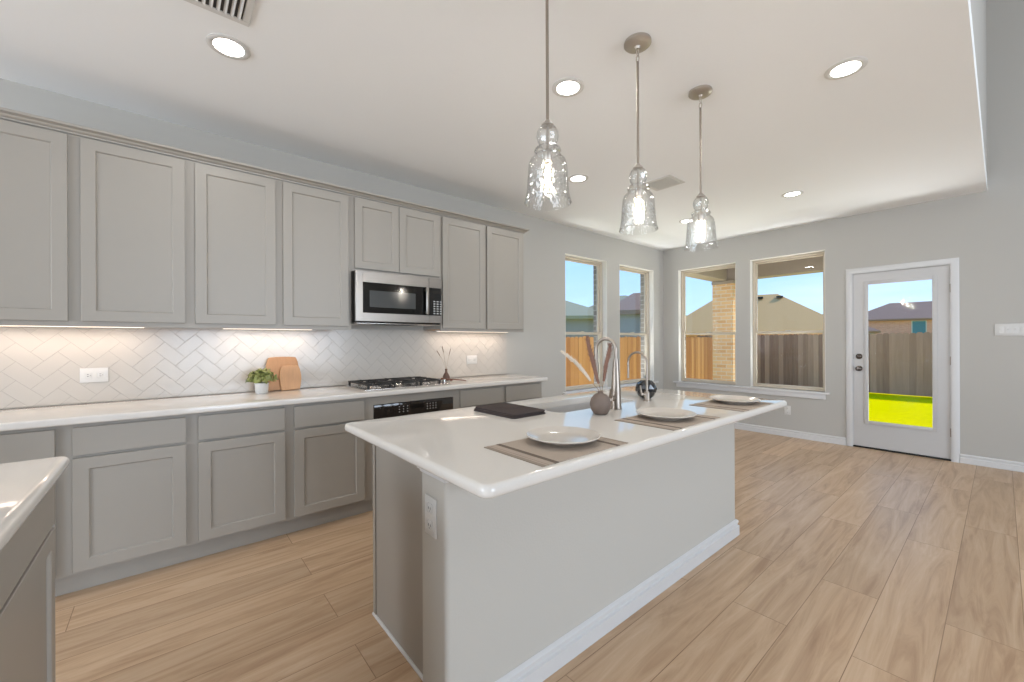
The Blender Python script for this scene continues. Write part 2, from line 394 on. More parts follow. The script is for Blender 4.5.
def rrect(x0, y0, x1, y1, r, n=8):
    out = []
    for cx, cy, a in ((x1 - r, y1 - r, 0), (x0 + r, y1 - r, PI / 2), (x0 + r, y0 + r, PI), (x1 - r, y0 + r, 1.5 * PI)):
        for i in range(n + 1):
            t = a + PI / 2 * i / n; out.append((cx + r * math.cos(t), cy + r * math.sin(t)))
    return out
def slab(mb, x0, y0, x1, y1, r, z0, z1, e, hole=None):
    """stone slab with rounded corners, eased edges and an optional rounded hole (x0,y0,x1,y1,r)"""
    loops = []
    N = 5
    prof = [(e * (1 - math.sin(PI / 2 * k / N)), z0 + e * (1 - math.cos(PI / 2 * k / N))) for k in range(N + 1)]
    prof += [(e * (1 - math.cos(PI / 2 * k / N)), z1 - e * (1 - math.sin(PI / 2 * k / N))) for k in range(N + 1)]
    for ins, z in prof:
        loops.append([(x, y, z) for x, y in rrect(x0 + ins, y0 + ins, x1 - ins, y1 - ins, max(r - ins, .002))])
    if not hole:
        mb.rings(loops); return mb
    vs = mb.rings(loops, cap0=False, cap1=False)
    hb = [mb.bm.verts.new((x, y, z0)) for x, y in rrect(*hole)]; ht = [mb.bm.verts.new((x, y, z1)) for x, y in rrect(*hole)]
    n = len(hb)
    for i in range(n):
        j = (i + 1) % n; mb.bm.faces.new((hb[i], ht[i], ht[j], hb[j]))
    for outer, inner in ((vs[0], hb), (vs[-1], ht)):
        es = []
        for ring in (outer, inner):
            for i in range(len(ring)):
                ed = mb.bm.edges.get((ring[i], ring[(i + 1) % len(ring)])); es.append(ed or mb.bm.edges.new((ring[i], ring[(i + 1) % len(ring)])))
        bmesh.ops.triangle_fill(mb.bm, edges=es, use_beauty=True)
    return mb

# ------------------------------------------------------------------ room shell
D, B, ZC, YE = 3.614, 6.314, 2.774, .092      # left wall y, back wall x, kitchen ceiling, ceiling edge y
X0, YR, ZH = -4.6, -6.1, 5.3
T1, T2 = .12, .24                             # inner and outer skins of the outside walls
struct(MB().box((X0, YR, -.1), (B + .1, D + .1, 0)).build('floor', M['floor'], smooth=False), 'light oak plank floor')
struct(MB().box((X0, YE, ZC), (B, D, ZC + .12)).build('ceiling', M['ceil'], smooth=False), 'flat white kitchen ceiling')
struct(MB().box((X0, YR, ZH), (B, YE, ZH + .12)).build('ceiling_upper', M['ceil'], smooth=False), 'high living room ceiling')
struct(MB().box((X0, YE, ZC + .12), (B, YE + .12, ZH)).build('wall_upper', M['wall'], smooth=False), 'wall face above the edge of the kitchen ceiling')
W1, W2 = (3.93, 4.80), (5.10, 6.02)
W3, W4 = (2.477, 3.350), (1.421, 2.285)
ZW0, ZW1 = .622, 2.412
DOOR = (.335, 1.165, 2.078)
PL = lambda u, d, z: (u, D + d, z)
PB = lambda u, d, z: (B + d, u, z)
hl = [(W1[0], W1[1], ZW0, ZW1), (W2[0], W2[1], ZW0, ZW1)]
hb = [(W3[0], W3[1], ZW0, ZW1), (W4[0], W4[1], ZW0, ZW1), (DOOR[0], DOOR[1], 0, DOOR[2])]
struct(holed_wall(MB(), X0, B + T1, 0, ZC + .12, hl, 0, T1, PL).build('wall_left', M['wall'], smooth=False), 'gray painted wall behind the long run of cabinets')
struct(holed_wall(MB(), YR, D, 0, ZH, hb, 0, T1, PB).build('wall_back', M['wall'], smooth=False), 'gray painted wall with two windows and the glass door')
struct(holed_wall(MB(), X0, B + T2, -.33, 3.0, hl, T1 + .001, T2, PL).build('wall_left_brick', M['brickg'], smooth=False), 'brick outer face of the left wall')
struct(holed_wall(MB(), YR, D + T1, -.33, ZH, [(h[0], h[1], h[2] if h[2] > .1 else -.34, h[3]) for h in hb], T1 + .001, T2, PB).build('wall_back_brick', M['brickg'], smooth=False), 'brick outer face of the back wall')
LW = [(-.05, 1.98, .3, 3.4), (2.22, 4.25, .3, 3.4)]  # unseen openings, added to let the living-room fill lamp in
struct(holed_wall(MB(), X0, B, 0, ZH, LW, 0, .12, lambda u, d, z: (u, YR - d, z)).build('wall_right', M['wall'], smooth=False), 'living room wall with tall openings added for the fill lamp')
struct(holed_wall(MB(), YR, D, 0, ZH, [(-.9, 1.2, .3, 2.3), (2.84, 3.48, .6, 2.3)], 0, .12, lambda u, d, z: (X0 - d, u, z)).build('wall_front', M['wall'], smooth=False), 'entry side wall')  # both openings added for the entry and hall fill lamps

def window(name, u0, u1, P, label):
    root = sroot(name, P((u0 + u1) / 2, .1, ZW0), label)
    g = .006; d0, d1 = .075, .15
    f = MB()
    for a, b, c, d in ((u0 + g, u0 + .028, ZW0 + g, ZW1 - g), (u1 - .028, u1 - g, ZW0 + g, ZW1 - g), (u0 + .028, u1 - .028, ZW1 - .028, ZW1 - g), (u0 + .028, u1 - .028, ZW0 + g, ZW0 + .028)):
        f.box(P(a, d0, c), P(b, d1, d), .003)
    f.build('frame', M['vinyl'], root)
    zm = 1.385
    for nm, z0, z1, dd in (('upper_sash', zm - .018, ZW1 - .028, .118), ('lower_sash', ZW0 + .028, zm + .018, .086)):
        s = MB(); a, b = u0 + .028, u1 - .028; wd = .02; rl = .024
        for q in ((a, a + wd, z0, z1), (b - wd, b, z0, z1), (a + wd, b - wd, z1 - rl, z1), (a + wd, b - wd, z0, z0 + rl)):
            s.box(P(q[0], dd, q[2]), P(q[1], dd + .028, q[3]), .002)
        so = s.build(nm, M['vinyl'], root)
        MB().box(P(a + wd, dd + .010, z0 + rl), P(b - wd, dd + .018, z1 - rl)).build('pane', M['pane'], so, smooth=False)
    um = (u0 + u1) / 2
    MB().box(P(um - .03, .078, zm + .018), P(um + .03, .112, zm + .03), .003).build('sash_lock', M['vinyl'], root)
    r = MB()
    for q in ((u0 - .0005, u0 + .004, ZW0 + .002, ZW1), (u1 - .004, u1 + .0005, ZW0 + .002, ZW1), (u0 + .004, u1 - .004, ZW1 - .004, ZW1 + .0005)):
        r.box(P(q[0], -.0006, q[2]), P(q[1], .076, q[3]))
    r.build('return', M['reveal'], root, smooth=False)
    return root
window('window_1', *W1, PL, 'tall window in the left wall nearest the cabinets, fence and low roofs outside')
window('window_2', *W2, PL, 'tall window in the left wall by the corner, behind the faucets')
window('window_3', *W3, PB, 'tall back wall window by the corner, looking onto a brick pier')
window('window_4', *W4, PB, 'tall back wall window next to the glass door, looking onto a tan roof')
def sill(name, u0, u1, P, holes, label):
    r = sroot(name, P((u0 + u1) / 2, 0, ZW0), label)
    s = MB().box(P(u0, -.042, ZW0 - .022), P(u1, -.001, ZW0 + .001), .006)
    for h in holes: s.box(P(h[0] + .001, -.004, ZW0 - .02), P(h[1] - .001, .088, ZW0 + .001))
    s.build('sill_board', M['trim'], r)
    MB().box(P(u0 + .045, -.018, ZW0 - .088), P(u1 - .045, -.001, ZW0 - .022), .005).build('apron', M['trim'], r)
sill('trim_1', 1.372, 3.43, PB, (W3, W4), 'white sill board running under both back wall windows')
sill('trim_2', 3.87, 6.10, PL, (W1, W2), 'white sill board running under both left wall windows')

# back door
dr = sroot('door_1', (B, .75, 0), 'white full glass back door with black deadbolt and knob')
y0, y1, zt = .352, 1.148, 2.066
sl = MB(); gy0, gy1, gz0, gz1 = .470, 1.022, .318, 1.942
for q in ((y0, gy0, .022, zt), (gy1, y1, .022, zt), (gy0, gy1, gz1, zt), (gy0, gy1, .022, gz0)):
    sl.box((B + .006, q[0], q[2]), (B + .05, q[1], q[3]))
sl.build('door_slab', M['doorp'], dr, smooth=False)
lf = MB()
for q in ((gy0 - .026, gy0 + .012, gz0 - .026, gz1 + .026), (gy1 - .012, gy1 + .026, gz0 - .026, gz1 + .026), (gy0 + .012, gy1 - .012, gz1 - .012, gz1 + .026), (gy0 + .012, gy1 - .012, gz0 - .026, gz0 + .012)):
    lf.box((B - .004, q[0], q[2]), (B + .014, q[1], q[3]), .004)
lf.build('glass_frame', M['doorp'], dr)
MB().box((B + .022, gy0 - .003, gz0 - .003), (B + .03, gy1 + .003, gz1 + .003)).build('pane', M['pane'], dr, smooth=False)
for nm, z in (('deadbolt', 1.084), ('knob', .941)):
    k = MB().lathe((B + .006, 1.094, z), [(.0, -.0), (.032, -.0), (.032, -.008), (.026, -.012), (.012, -.014)], 28, 'x')
    if nm == 'knob': k.lathe((B, 1.094, z), [(.011, -.008), (.011, -.03), (.022, -.036), (.028, -.046), (.027, -.058), (.018, -.066), (0, -.067)], 28, 'x')
    else: k.box((B - .02, 1.088, z - .016), (B - .006, 1.100, z + .016), .003)
    k.build(nm, M['bronze'], dr)
for z in (1.08, .94): MB().box((B + .004, 1.1485, z - .028), (B + .03, 1.1525, z + .028)).build('strike_plate', M['bronze'], dr, smooth=False)
for z in (1.822, 1.057, .301):
    MB().cyl((B - .006, .346, z - .045), (B - .006, .346, z + .045), .007, n=12).box((B - .004, .3355, z - .045), (B + .006, .351, z + .045)).build('hinge', M['nickel'], dr)
MB().box((B + .0, .34, .001), (B + .11, 1.16, .018), .004).build('threshold', M['blackm'], dr)
j = MB()
for q in ((.3355, .351, 0, zt + .012), (1.1495, 1.1645, 0, zt + .012), (.351, 1.1495, zt + .003, zt + .0115)): j.box((B + .001, q[0], q[2]), (B + .115, q[1], q[3]))
j.box((B + .052, .351, .02), (B + .07, .362, zt)).box((B + .052, 1.138, .02), (B + .07, 1.1495, zt))
j.build('jamb', M['trim'], dr, smooth=False)
cas = [(0, 0), (.0, -.012), (.012, -.018), (.05, -.014), (.062, -.006), (.062, 0)]
cs = MB()
def casing_ring(o, d):                          # inner opening outline grown by o, standing d proud of the wall
    return [(B + d, .345 - o, 0), (B + d, .345 - o, 2.072 + o), (B + d, 1.155 + o, 2.072 + o), (B + d, 1.155 + o, 0)]
lo = [casing_ring(o, d - .0005) for o, d in cas]
cs.rings([[lo[k][i] for k in range(len(cas))] for i in range(4)])
cs.build('casing', M['trim'], dr)

BBP = [(0.0005, .001), (.016, .001), (.016, .056), (.008, .060), (.008, .070), (.0125, .074), (.0125, .083), (.004, .092), (.0005, .094)]
struct(MB().sweep([(2.95, D), (B, D), (B, 1.219)], BBP).build('baseboard_left', M['trim']), 'white baseboard from the cabinets round the corner to the door')
struct(MB().sweep([(B, .282), (B, YR)], BBP).build('baseboard_back', M['trim']), 'white baseboard right of the back door')

# ------------------------------------------------------------------ cabinets
def shaker(mb, P, u0, u1, z0, z1, d0, th=.02, st=.058):
    """frame-and-panel door; P(u,d,z): d grows toward the room"""
    R4 = lambda i, d: [P(u, d, z) for u, z in ((u0 + i, z0 + i), (u1 - i, z0 + i), (u1 - i, z1 - i), (u0 + i, z1 - i))]
    f = d0 + th
    mb.rings([R4(0, d0), R4(0, f - .0016), R4(.0016, f), R4(st, f), R4(st + .004, f - .004), R4(st + .006, f - .0095)])
    return mb

YF = 3.015                                     # base face-frame plane
PC = lambda u, d, z: (u, YF - d, z)
def base_unit(x0, x1, door, label, group='gray base cabinets', oven=None):
    t = thing('base_cabinet', ((x0 + x1) / 2, YF, 0), label, 'cabinet', group)
    g = 0
    c = MB()
    if oven:
        a, b, z0, z1 = oven
        c.box((x0 + g, YF, .114), (a, D - .012, .876)); c.box((b, YF, .114), (x1 - g, D - .012, .876))
        c.box((a, YF, z1), (b, YF + .03, .876)); c.box((a, YF, .114), (b, D - .012, z0))
        c.box((x0 + g, YF + .075, 0), (x1 - g, D - .012, .114))
    else:
        c.prism([(YF, .114), (YF, .876), (D - .012, .876), (D - .012, 0), (YF + .075, 0), (YF + .075, .114)], 'x', x0 + g, x1 - g)
    c.build('carcass', M['cab'], t, smooth=False)
    MB().box((x0 + g, YF + .066, .001), (x1 - g, YF + .0745, .112)).build('toe_kick', M['cab'], t, smooth=False)
    if door:
        d0, d1 = door
        MB().box(PC(d0, .0005, .716), PC(d1, .02, .858), .002, 1).build('drawer', M['cab'], t)
        shaker(MB(), PC, d0, d1, .129, .702, .0005).build('door', M['cab'], t)
    return t
base_unit(-.89, -.388, (-.866, -.424), 'gray base cabinet at the left edge, partly behind the foreground counter')
base_unit(-.388, .110, (-.366, .082), 'gray base cabinet with drawer and door below the left wall outlet')
base_unit(.110, .610, (.137, .586), 'gray base cabinet with drawer and door below the potted plant')
base_unit(.610, 1.127, (.641, 1.104), 'gray base cabinet with drawer and door just left of the wall oven')
oc = base_unit(1.127, 1.919, None, 'gray base cabinet under the cooktop that frames the built-in oven', oven=(1.178, 1.872, .16, .812))
base_unit(1.919, 2.421, (1.934, 2.402), 'gray base cabinet just right of the wall oven, behind the folded towel')
base_unit(2.421, 2.922, (2.440, 2.896), 'gray base cabinet at the window end of the counter')

ct = slab(MB(), -1.0, 2.962, 2.968, D - .012, .018, .8775, .9155, .010).build('countertop', M['quartz'], loc=(1, 3.3, .8775))
tag(ct, 'long white quartz countertop along the wall under the tile backsplash', 'countertop')

YU = 3.284
PU = lambda u, d, z: (u, YU - d, z)
def upper_unit(x0, x1, doors, z0, label, zd=None):
    t = thing('upper_cabinet', ((x0 + x1) / 2, YU, z0), label, 'cabinet', 'gray wall cabinets')
    g = 0; zt = 2.445
    c = MB().box((x0 + g, YU + .018, z0 + .02), (x1 - g, D - .001, zt))
    c.box((x0 + g, YU, z0), (x0 + .03, YU + .0175, zt)).box((x1 - .03, YU, z0), (x1 - g, YU + .0175, zt))
    c.box((x0 + .03, YU, z0), (x1 - .03, YU + .0175, z0 + .04)).box((x0 + .03, YU, zt - .04), (x1 - .03, YU + .0175, zt))
    c.build('carcass', M['cab'], t, smooth=False)
    MB().box((x0 + .004, YU + .02, z0 + .017), (x1 - .004, D - .014, z0 + .0195)).build('underside', M['wood_under'], t, smooth=False)
    for a, b in doors: shaker(MB(), PU, a, b, (zd or z0 + .029), 2.420, .0005).build('door', M['cab'], t)
    return t
upper_unit(-.89, -.388, ((-.866, -.412),), 1.376, 'gray wall cabinet cut off by the left edge of the picture')
upper_unit(-.388, .110, ((-.363, .088),), 1.376, 'tall gray wall cabinet above the left wall outlet')
upper_unit(.110, .609, ((.138, .585),), 1.376, 'tall gray wall cabinet above the potted plant')
upper_unit(.609, 1.110, ((.632, 1.085),), 1.376, 'tall gray wall cabinet just left of the microwave')
upper_unit(1.110, 1.910, ((1.134, 1.501), (1.505, 1.893)), 1.842, 'short gray two-door wall cabinet above the microwave', 1.866)
upper_unit(1.910, 2.411, ((1.922, 2.398),), 1.376, 'tall gray wall cabinet just right of the microwave')
upper_unit(2.411, 2.920, ((2.424, 2.897),), 1.376, 'tall gray wall cabinet at the window end of the run')
CR = [(.0005, 2.432), (.010, 2.432), (.012, 2.440), (.024, 2.446), (.028, 2.454), (.046, 2.462), (.050, 2.474), (.0005, 2.474)]
cr = MB().sweep([(-.89, YU), (2.920, YU), (2.920, D - .001)], [(o, z) for o, z in CR]).build('crown_molding', M['cab'], loc=(1, YU, 2.432))
tag(cr, 'gray crown molding running along the top of the wall cabinets', 'molding')
def light_bar(x0, x1, label):
    t = thing('light_bar', ((x0 + x1) / 2, 3.48, 1.39), label, 'light', 'under cabinet light bars')
    MB().box((x0, 3.455, 1.3802), (x1, 3.505, 1.3925), .002).build('housing', M['white'], t)
    MB().box((x0 + .01, 3.461, 1.378), (x1 - .01, 3.499, 1.38)).build('lens', M['led'], t, smooth=False)
    lamp('warm_strip', 'AREA', t, (0, 0, -.014), 2.4 * (x1 - x0), (1, .84, .70), shape='RECTANGLE', size=x1 - x0 - .03, size_y=.03)
light_bar(-.86, -.10, 'warm light bar under the wall cabinets at far left')
light_bar(.29, .88, 'warm light bar under the wall cabinets above the cutting boards')
light_bar(1.98, 2.86, 'warm light bar under the wall cabinets right of the microwave')

# herringbone backsplash
def clip(poly, x0, x1, z0, z1):
    for ax, lim, sg in ((0, x0, 1), (0, x1, -1), (1, z0, 1), (1, z1, -1)):
        out = []
        for i in range(len(poly)):
            p, q = poly[i - 1], poly[i]; dp, dq = (p[ax] - lim) * sg, (q[ax] - lim) * sg
            if (dp >= 0) != (dq >= 0):
                t = dp / (dp - dq); out.append((p[0] + (q[0] - p[0]) * t, p[1] + (q[1] - p[1]) * t))
            if dq >= 0: out.append(q)
        poly = out
        if len(poly) < 3: return []
    return poly
bs = sroot('backsplash', (1, D, .916), 'white glazed herringbone tile backsplash behind the counter')
SX0, SX1, SZ0, SZ1 = -1.0, 2.942, .9165, 1.394
MB().box((SX0, D - .0104, SZ0), (SX1, D - .001, SZ1)).build('grout', M['grout'], bs, smooth=False)
tl = MB(); TW = .0762; GR = .0008; r2 = math.sqrt(.5)
for a in range(-40, 40):
    for b in range(-16, 17):
        for kind in (0, 1):
            i0, j0 = a + 2 * b, a - 2 * b
            cells = (i0, j0, i0 + 2, j0 + 1) if kind == 0 else (i0 + 3, j0, i0 + 4, j0 + 2)
            p0, q0, p1, q1 = [c * TW for c in cells]
            p0 += GR; q0 += GR; p1 -= GR; q1 -= GR
            f = lambda p, q: ((p - q) * r2 - .5500, (p + q) * r2 + 1.1800)
            pl = clip([f(p0, q0), f(p1, q0), f(p1, q1), f(p0, q1)], SX0, SX1, SZ0 + .001, SZ1)
            if len(pl) < 3: continue
            ar = abs(sum(pl[i - 1][0] * pl[i][1] - pl[i][0] * pl[i - 1][1] for i in range(len(pl)))) / 2
            if ar < 2e-5: continue
            cx = sum(p[0] for p in pl) / len(pl); cz = sum(p[1] for p in pl) / len(pl)
            ins = lambda k: [(x + (cx - x) * k, D - .0118 if k else D - .0102, z + (cz - z) * k) for x, z in pl]
            tl.rings([[(x, D - .0102, z) for x, z in pl], [(x, D - .0112, z) for x, z in pl], ins(.03)])
tl.build('herringbone_tile', M['tile'], bs, smooth=False)

# ------------------------------------------------------------------ appliances
mw = thing('microwave', (1.488, 3.2, 1.442), 'stainless steel over-the-range microwave above the cooktop', 'microwave')
mx0, mx1, mz0, mz1, my = 1.113, 1.905, 1.446, 1.838, 3.20
mx1 = 1.866
MB().box((mx0, my + .022, mz0 - .012), (1.868, D - .014, mz1 + .0), .003).build('case', M['black'], mw)
dx = 1.745                                      # door / control split
fr = MB()
for q in ((mx0, mx0 + .058, mz0, mz1), (mx0 + .058, dx, mz1 - .086, mz1), (mx0 + .058, dx, mz0, mz0 + .066)):
    fr.box((q[0], my, q[2]), (q[1], my + .0215, q[3]), .0015, 1)
fr.build('door_frame', M['mwsteel'], mw)
dg = MB().box((mx0 + .058, my + .004, mz0 + .066), (dx, my + .021, mz1 - .086)).build('door_glass', M['black'], mw, smooth=False)
MB().box((mx0 + .112, my + .0025, mz0 + .112), (dx - .125, my + .0038, mz1 - .148)).build('window_screen', M['mwglass'], dg, smooth=False)
h = MB()
h.box((dx - .042, my - .034, mz0 + .07), (dx - .014, my - .022, mz1 - .088), .005)
for z in (mz0 + .09, mz1 - .11): h.box((dx - .036, my - .023, z - .012), (dx - .020, my + .004, z + .012), .002)
h.build('handle', M['mwsteel'], mw)
for za, zb_ in ((mz0, mz0 + .066), (mz1 - .086, mz1)): MB().box((dx + .002, my, za), (1.868, my + .0215, zb_), .0015, 1).build('control_frame', M['mwsteel'], mw)
pn = MB().box((dx + .002, my + .003, mz0 + .0665), (1.868, my + .0215, mz1 - .0865)).build('control_panel', M['black'], mw, smooth=False)
ks = MB()
for r_ in range(6):
    for c_ in range(3):
        ks.box((dx + .045 + c_ * .032, my + .0018, mz0 + .078 + r_ * .021), (dx + .064 + c_ * .032, my + .0029, mz0 + .088 + r_ * .021))
ks.build('keypad', M['key'], pn, smooth=False)
MB().box((dx + .04, my + .0018, mz1 - .135), (dx + .125, my + .0029, mz1 - .112)).build('display', M['oven'], pn, smooth=False)
ub = MB().box((mx0 + .02, my + .03, mz0 - .018), (1.88, D - .05, mz0 - .0125), .002).build('bottom_plate', M['steel'], mw)
MB().box((mx0 + .20, my + .05, mz0 - .021), (mx0 + .55, my + .22, mz0 - .0182)).build('grease_filter', M['blackm'], ub, smooth=False)

ov = thing('wall_oven', (1.525, 3.0, .16), 'built-in black glass oven in the cabinet under the cooktop', 'oven')
MB().box((1.182, 3.036, .164), (1.868, D - .03, .806)).build('oven_body', M['blackm'], ov, smooth=False)
opn = MB().box((1.182, 3.012, .702), (1.868, 3.0355, .808), .002).build('control_panel', M['oven'], ov)
MB().box((1.475, 3.0102, .752), (1.592, 3.0118, .785)).build('display', M['black'], opn, smooth=False)
for cols in ((1.378,), (1.412,), (1.446,), (1.620,), (1.646,), (1.672,), (1.698,)):
    kb = MB()
    for x_ in cols:
        for z_ in (.735, .755, .775): kb.box((x_, 3.0102, z_), (x_ + .008, 3.0118, z_ + .006))
    kb.build('keypad', M['key'], opn, smooth=False)
od = MB().box((1.182, 3.0, .166), (1.868, 3.0355, .697), .003).build('oven_door', M['oven'], ov)
MB().tube([(1.23, 2.962, .655), (1.82, 2.962, .655)], .010, 14).cyl((1.26, 2.962, .655), (1.26, 3.001, .655), .008).cyl((1.79, 2.962, .655), (1.79, 3.001, .655), .008).build('handle', M['steel'], od)

ck = thing('gas_cooktop', (1.46, 3.28, .916), 'stainless gas cooktop with black cast iron grates set on the counter', 'cooktop')
cx0, cx1, cy0, cy1 = 1.125, 1.875, 3.035, 3.515
slab(MB(), cx0, cy0, cx1, cy1, .02, .9157, .926, .004).build('tray', M['steel'], ck)
def burner(x, y, r):
    MB().lathe((x, y, .9255), [(0, 0), (r + .02, 0), (r + .016, .008), (r + .002, .010), (r, .016), (0, .016)], 28).build('burner', M['steel'], ck)
    MB().lathe((x, y, .9416), [(0, 0), (r - .006, 0), (r - .006, .006), (r - .012, .009), (0, .009)], 28).build('burner_cap', M['iron'], ck)
for x, y, r in ((1.247, 3.16, .034), (1.247, 3.40, .028), (1.466, 3.28, .046), (1.686, 3.16, .03), (1.686, 3.40, .034)): burner(x, y, r)
def grate(x0, x1, nx):
    g = MB(); z0, z1 = .950, .961; wv = .010
    y0, y1 = cy0 + .035, cy1 - .03
    for y in (y0, y1): g.box((x0, y - wv / 2, z0), (x1, y + wv / 2, z1), .003, 1)
    for x in (x0 + wv / 2, x1 - wv / 2): g.box((x - wv / 2, y0, z0), (x + wv / 2, y1, z1), .003, 1)
    xm, ym = (x0 + x1) / 2, (y0 + y1) / 2
    g.box((x0, ym - wv / 2, z0), (x1, ym + wv / 2, z1), .003, 1)
    for k in range(1, 8):
        y = y0 + (y1 - y0) * k / 8
        if abs(y - ym) < .01: continue
        g.box((x0, y - wv / 2, z0), (x0 + (x1 - x0) * .3, y + wv / 2, z1 + .004), .003, 1); g.box((x1 - (x1 - x0) * .3, y - wv / 2, z0), (x1, y + wv / 2, z1 + .004), .003, 1)
    for yy in ((y0 + ym) / 2, (y1 + ym) / 2): g.box((xm - wv / 2, yy - .10, z0), (xm + wv / 2, yy - .035, z1 + .004), .003, 1); g.box((xm - wv / 2, yy + .035, z0), (xm + wv / 2, yy + .10, z1 + .004), .003, 1)
    for x in (x0 + .012, x1 - .012):
        for y in (y0, y1): g.box((x - .008, y - .008, .9262), (x + .008, y + .008, z0 + .002), .002, 1)
    g.build('grate', M['iron'], ck)
for a, b in ((1.150, 1.345), (1.358, 1.575), (1.588, 1.785)): grate(a, b, 3)
for k in range(5):
    MB().lathe((1.833, 3.10 + k * .085, .9262), [(0, 0), (.021, 0), (.021, .004), (.017, .007), (.015, .028), (.012, .031), (0, .031)], 24).build('knob', M['steel'], ck)

# ------------------------------------------------------------------ near-left counter
PX = -.29
PP = lambda u, d, z: (PX + d, u, z)
def pen_unit(y0, y1, label):
    t = thing('base_cabinet', (PX, (y0 + y1) / 2, 0), label, 'cabinet', 'cabinets under the foreground counter')
    g = 0
    MB().prism([(PX, .114), (PX, .876), (PX - .6, .876), (PX - .6, 0), (PX - .075, 0), (PX - .075, .114)], 'y', y0 + g, y1 - g).build('carcass', M['cab'], t, smooth=False)
    MB().box((PX - .0745, y0 + g, .001), (PX - .066, y1 - g, .112)).build('toe_kick', M['cab'], t, smooth=False)
    MB().box(PP(y0 + .004, .0005, .722), PP(y1 - .004, .02, .862), .002, 1).build('drawer', M['cab'], t)
    shaker(MB(), PP, y0 + .004, y1 - .004, .129, .712, .0005, st=.052).build('door', M['cab'], t)
pen_unit(1.20, 1.905, 'gray base cabinet in the left foreground at the near counter corner')
pen_unit(.885, 1.20, 'gray base cabinet in the left foreground mostly outside the picture')
tag(slab(MB(), -.95, .86, -.245, 1.985, .03, .8775, .9155, .014).build('peninsula_countertop', M['quartz'], loc=(-.6, 1.4, .8775)), 'white quartz countertop with rounded corner in the left foreground', 'countertop')

# ------------------------------------------------------------------ island
IX0, IX1, IY0, IY1 = .612, 2.905, .838, 1.935
SINK = (1.535, 1.445, 2.215, 1.765, .055)
tag(slab(MB(), IX0, IY0, IX1, IY1, .035, .8775, .9155, .016, SINK).build('island_countertop', M['quartz'], loc=(1.75, 1.4, .8775)), 'large white quartz island top with eased edges and sink cutout', 'countertop')
il = thing('kitchen_island', (1.77, 1.5, 0), 'kitchen island with white half wall and gray end panel under the quartz top', 'island')
hx0, hx1, hy0, hy1 = .674, 2.872, 1.132, 1.289
hwp = []
for cx, cy, a in ((hx1 - .018, hy1 - .002, 0), (hx0 + .018, hy1 - .002, PI / 2), (hx0 + .018, hy0 + .018, PI), (hx1 - .018, hy0 + .018, 1.5 * PI)):
    r_ = .018 if cy < 1.2 else .002
    for k in range(7): hwp.append((cx + (r_ if r_ > .01 else 0) * math.cos(a + PI / 2 * k / 6) + (.018 if (cx > 1.5) else -.018) * (r_ < .01), cy + r_ * math.sin(a + PI / 2 * k / 6)) if r_ > .01 else (cx + (.018 if cx > 1.5 else -.018), cy + .002))
_h = []
for p in hwp:
    if not _h or (abs(p[0] - _h[-1][0]) + abs(p[1] - _h[-1][1])) > 1e-6: _h.append(p)
MB().prism(_h, 'z', .001, .877).build('half_wall', M['halfwall'], il)
ix0, ix1, iy1 = .745, 2.855, 1.905
gp = MB().box((ix0, hy1 + .001, .0), (ix0 + .02, iy1 + .004, .877), .0015, 1)
gp.build('end_panel', M['cab'], il)
MB().box((ix1 - .02, hy1 + .001, .0), (ix1, iy1, .877), .0015, 1).build('end_panel', M['cab'], il)
MB().box((ix0 - .004, iy1 - .025, .0), (ix0 - .0005, iy1 + .004, .877)).build('scribe_strip', M['cab'], il, smooth=False)
MB().box((ix0 + .02, iy1 - .02, .114), (ix1 - .02, iy1, .877)).box((ix0 + .02, iy1 - .09, .0), (ix1 - .02, iy1 - .075, .114)).box((ix0 + .02, hy1 + .002, .114), (ix1 - .02, iy1 - .021, .13)).build('carcass', M['cab'], il, smooth=False)
PI_ = lambda u, d, z: (u, iy1 + d, z)
for k in range(4):
    a = ix0 + .02 + (ix1 - ix0 - .04) * k / 4; b = ix0 + .02 + (ix1 - ix0 - .04) * (k + 1) / 4
    MB().box(PI_(a + .012, .0005, .716), PI_(b - .012, .02, .858), .002, 1).build('drawer', M['cab'], il)
    shaker(MB(), PI_, a + .012, b - .012, .129, .702, .0005).build('door', M['cab'], il)
MB().sweep([(hx0, hy1), (hx0, hy0), (hx1, hy0), (hx1, hy1)], [(o, z * 1.12) for o, z in BBP]).build('baseboard', M['trim'], il)
MB().sweep([(hx0, hy1), (hx0, hy0), (hx1, hy0), (hx1, hy1)], [(.0005, .8395), (.008, .8395), (.010, .848), (.020, .854), (.022, .866), (.030, .870), (.030, .8765), (.0005, .8765)]).build('cap_molding', M['trim'], il)
MB().tube([(ix0 - .002, iy1 + .004, .004), (ix0 - .002, hy1 + .002, .004)], .008, 10).build('shoe_molding', M['trim'], il)

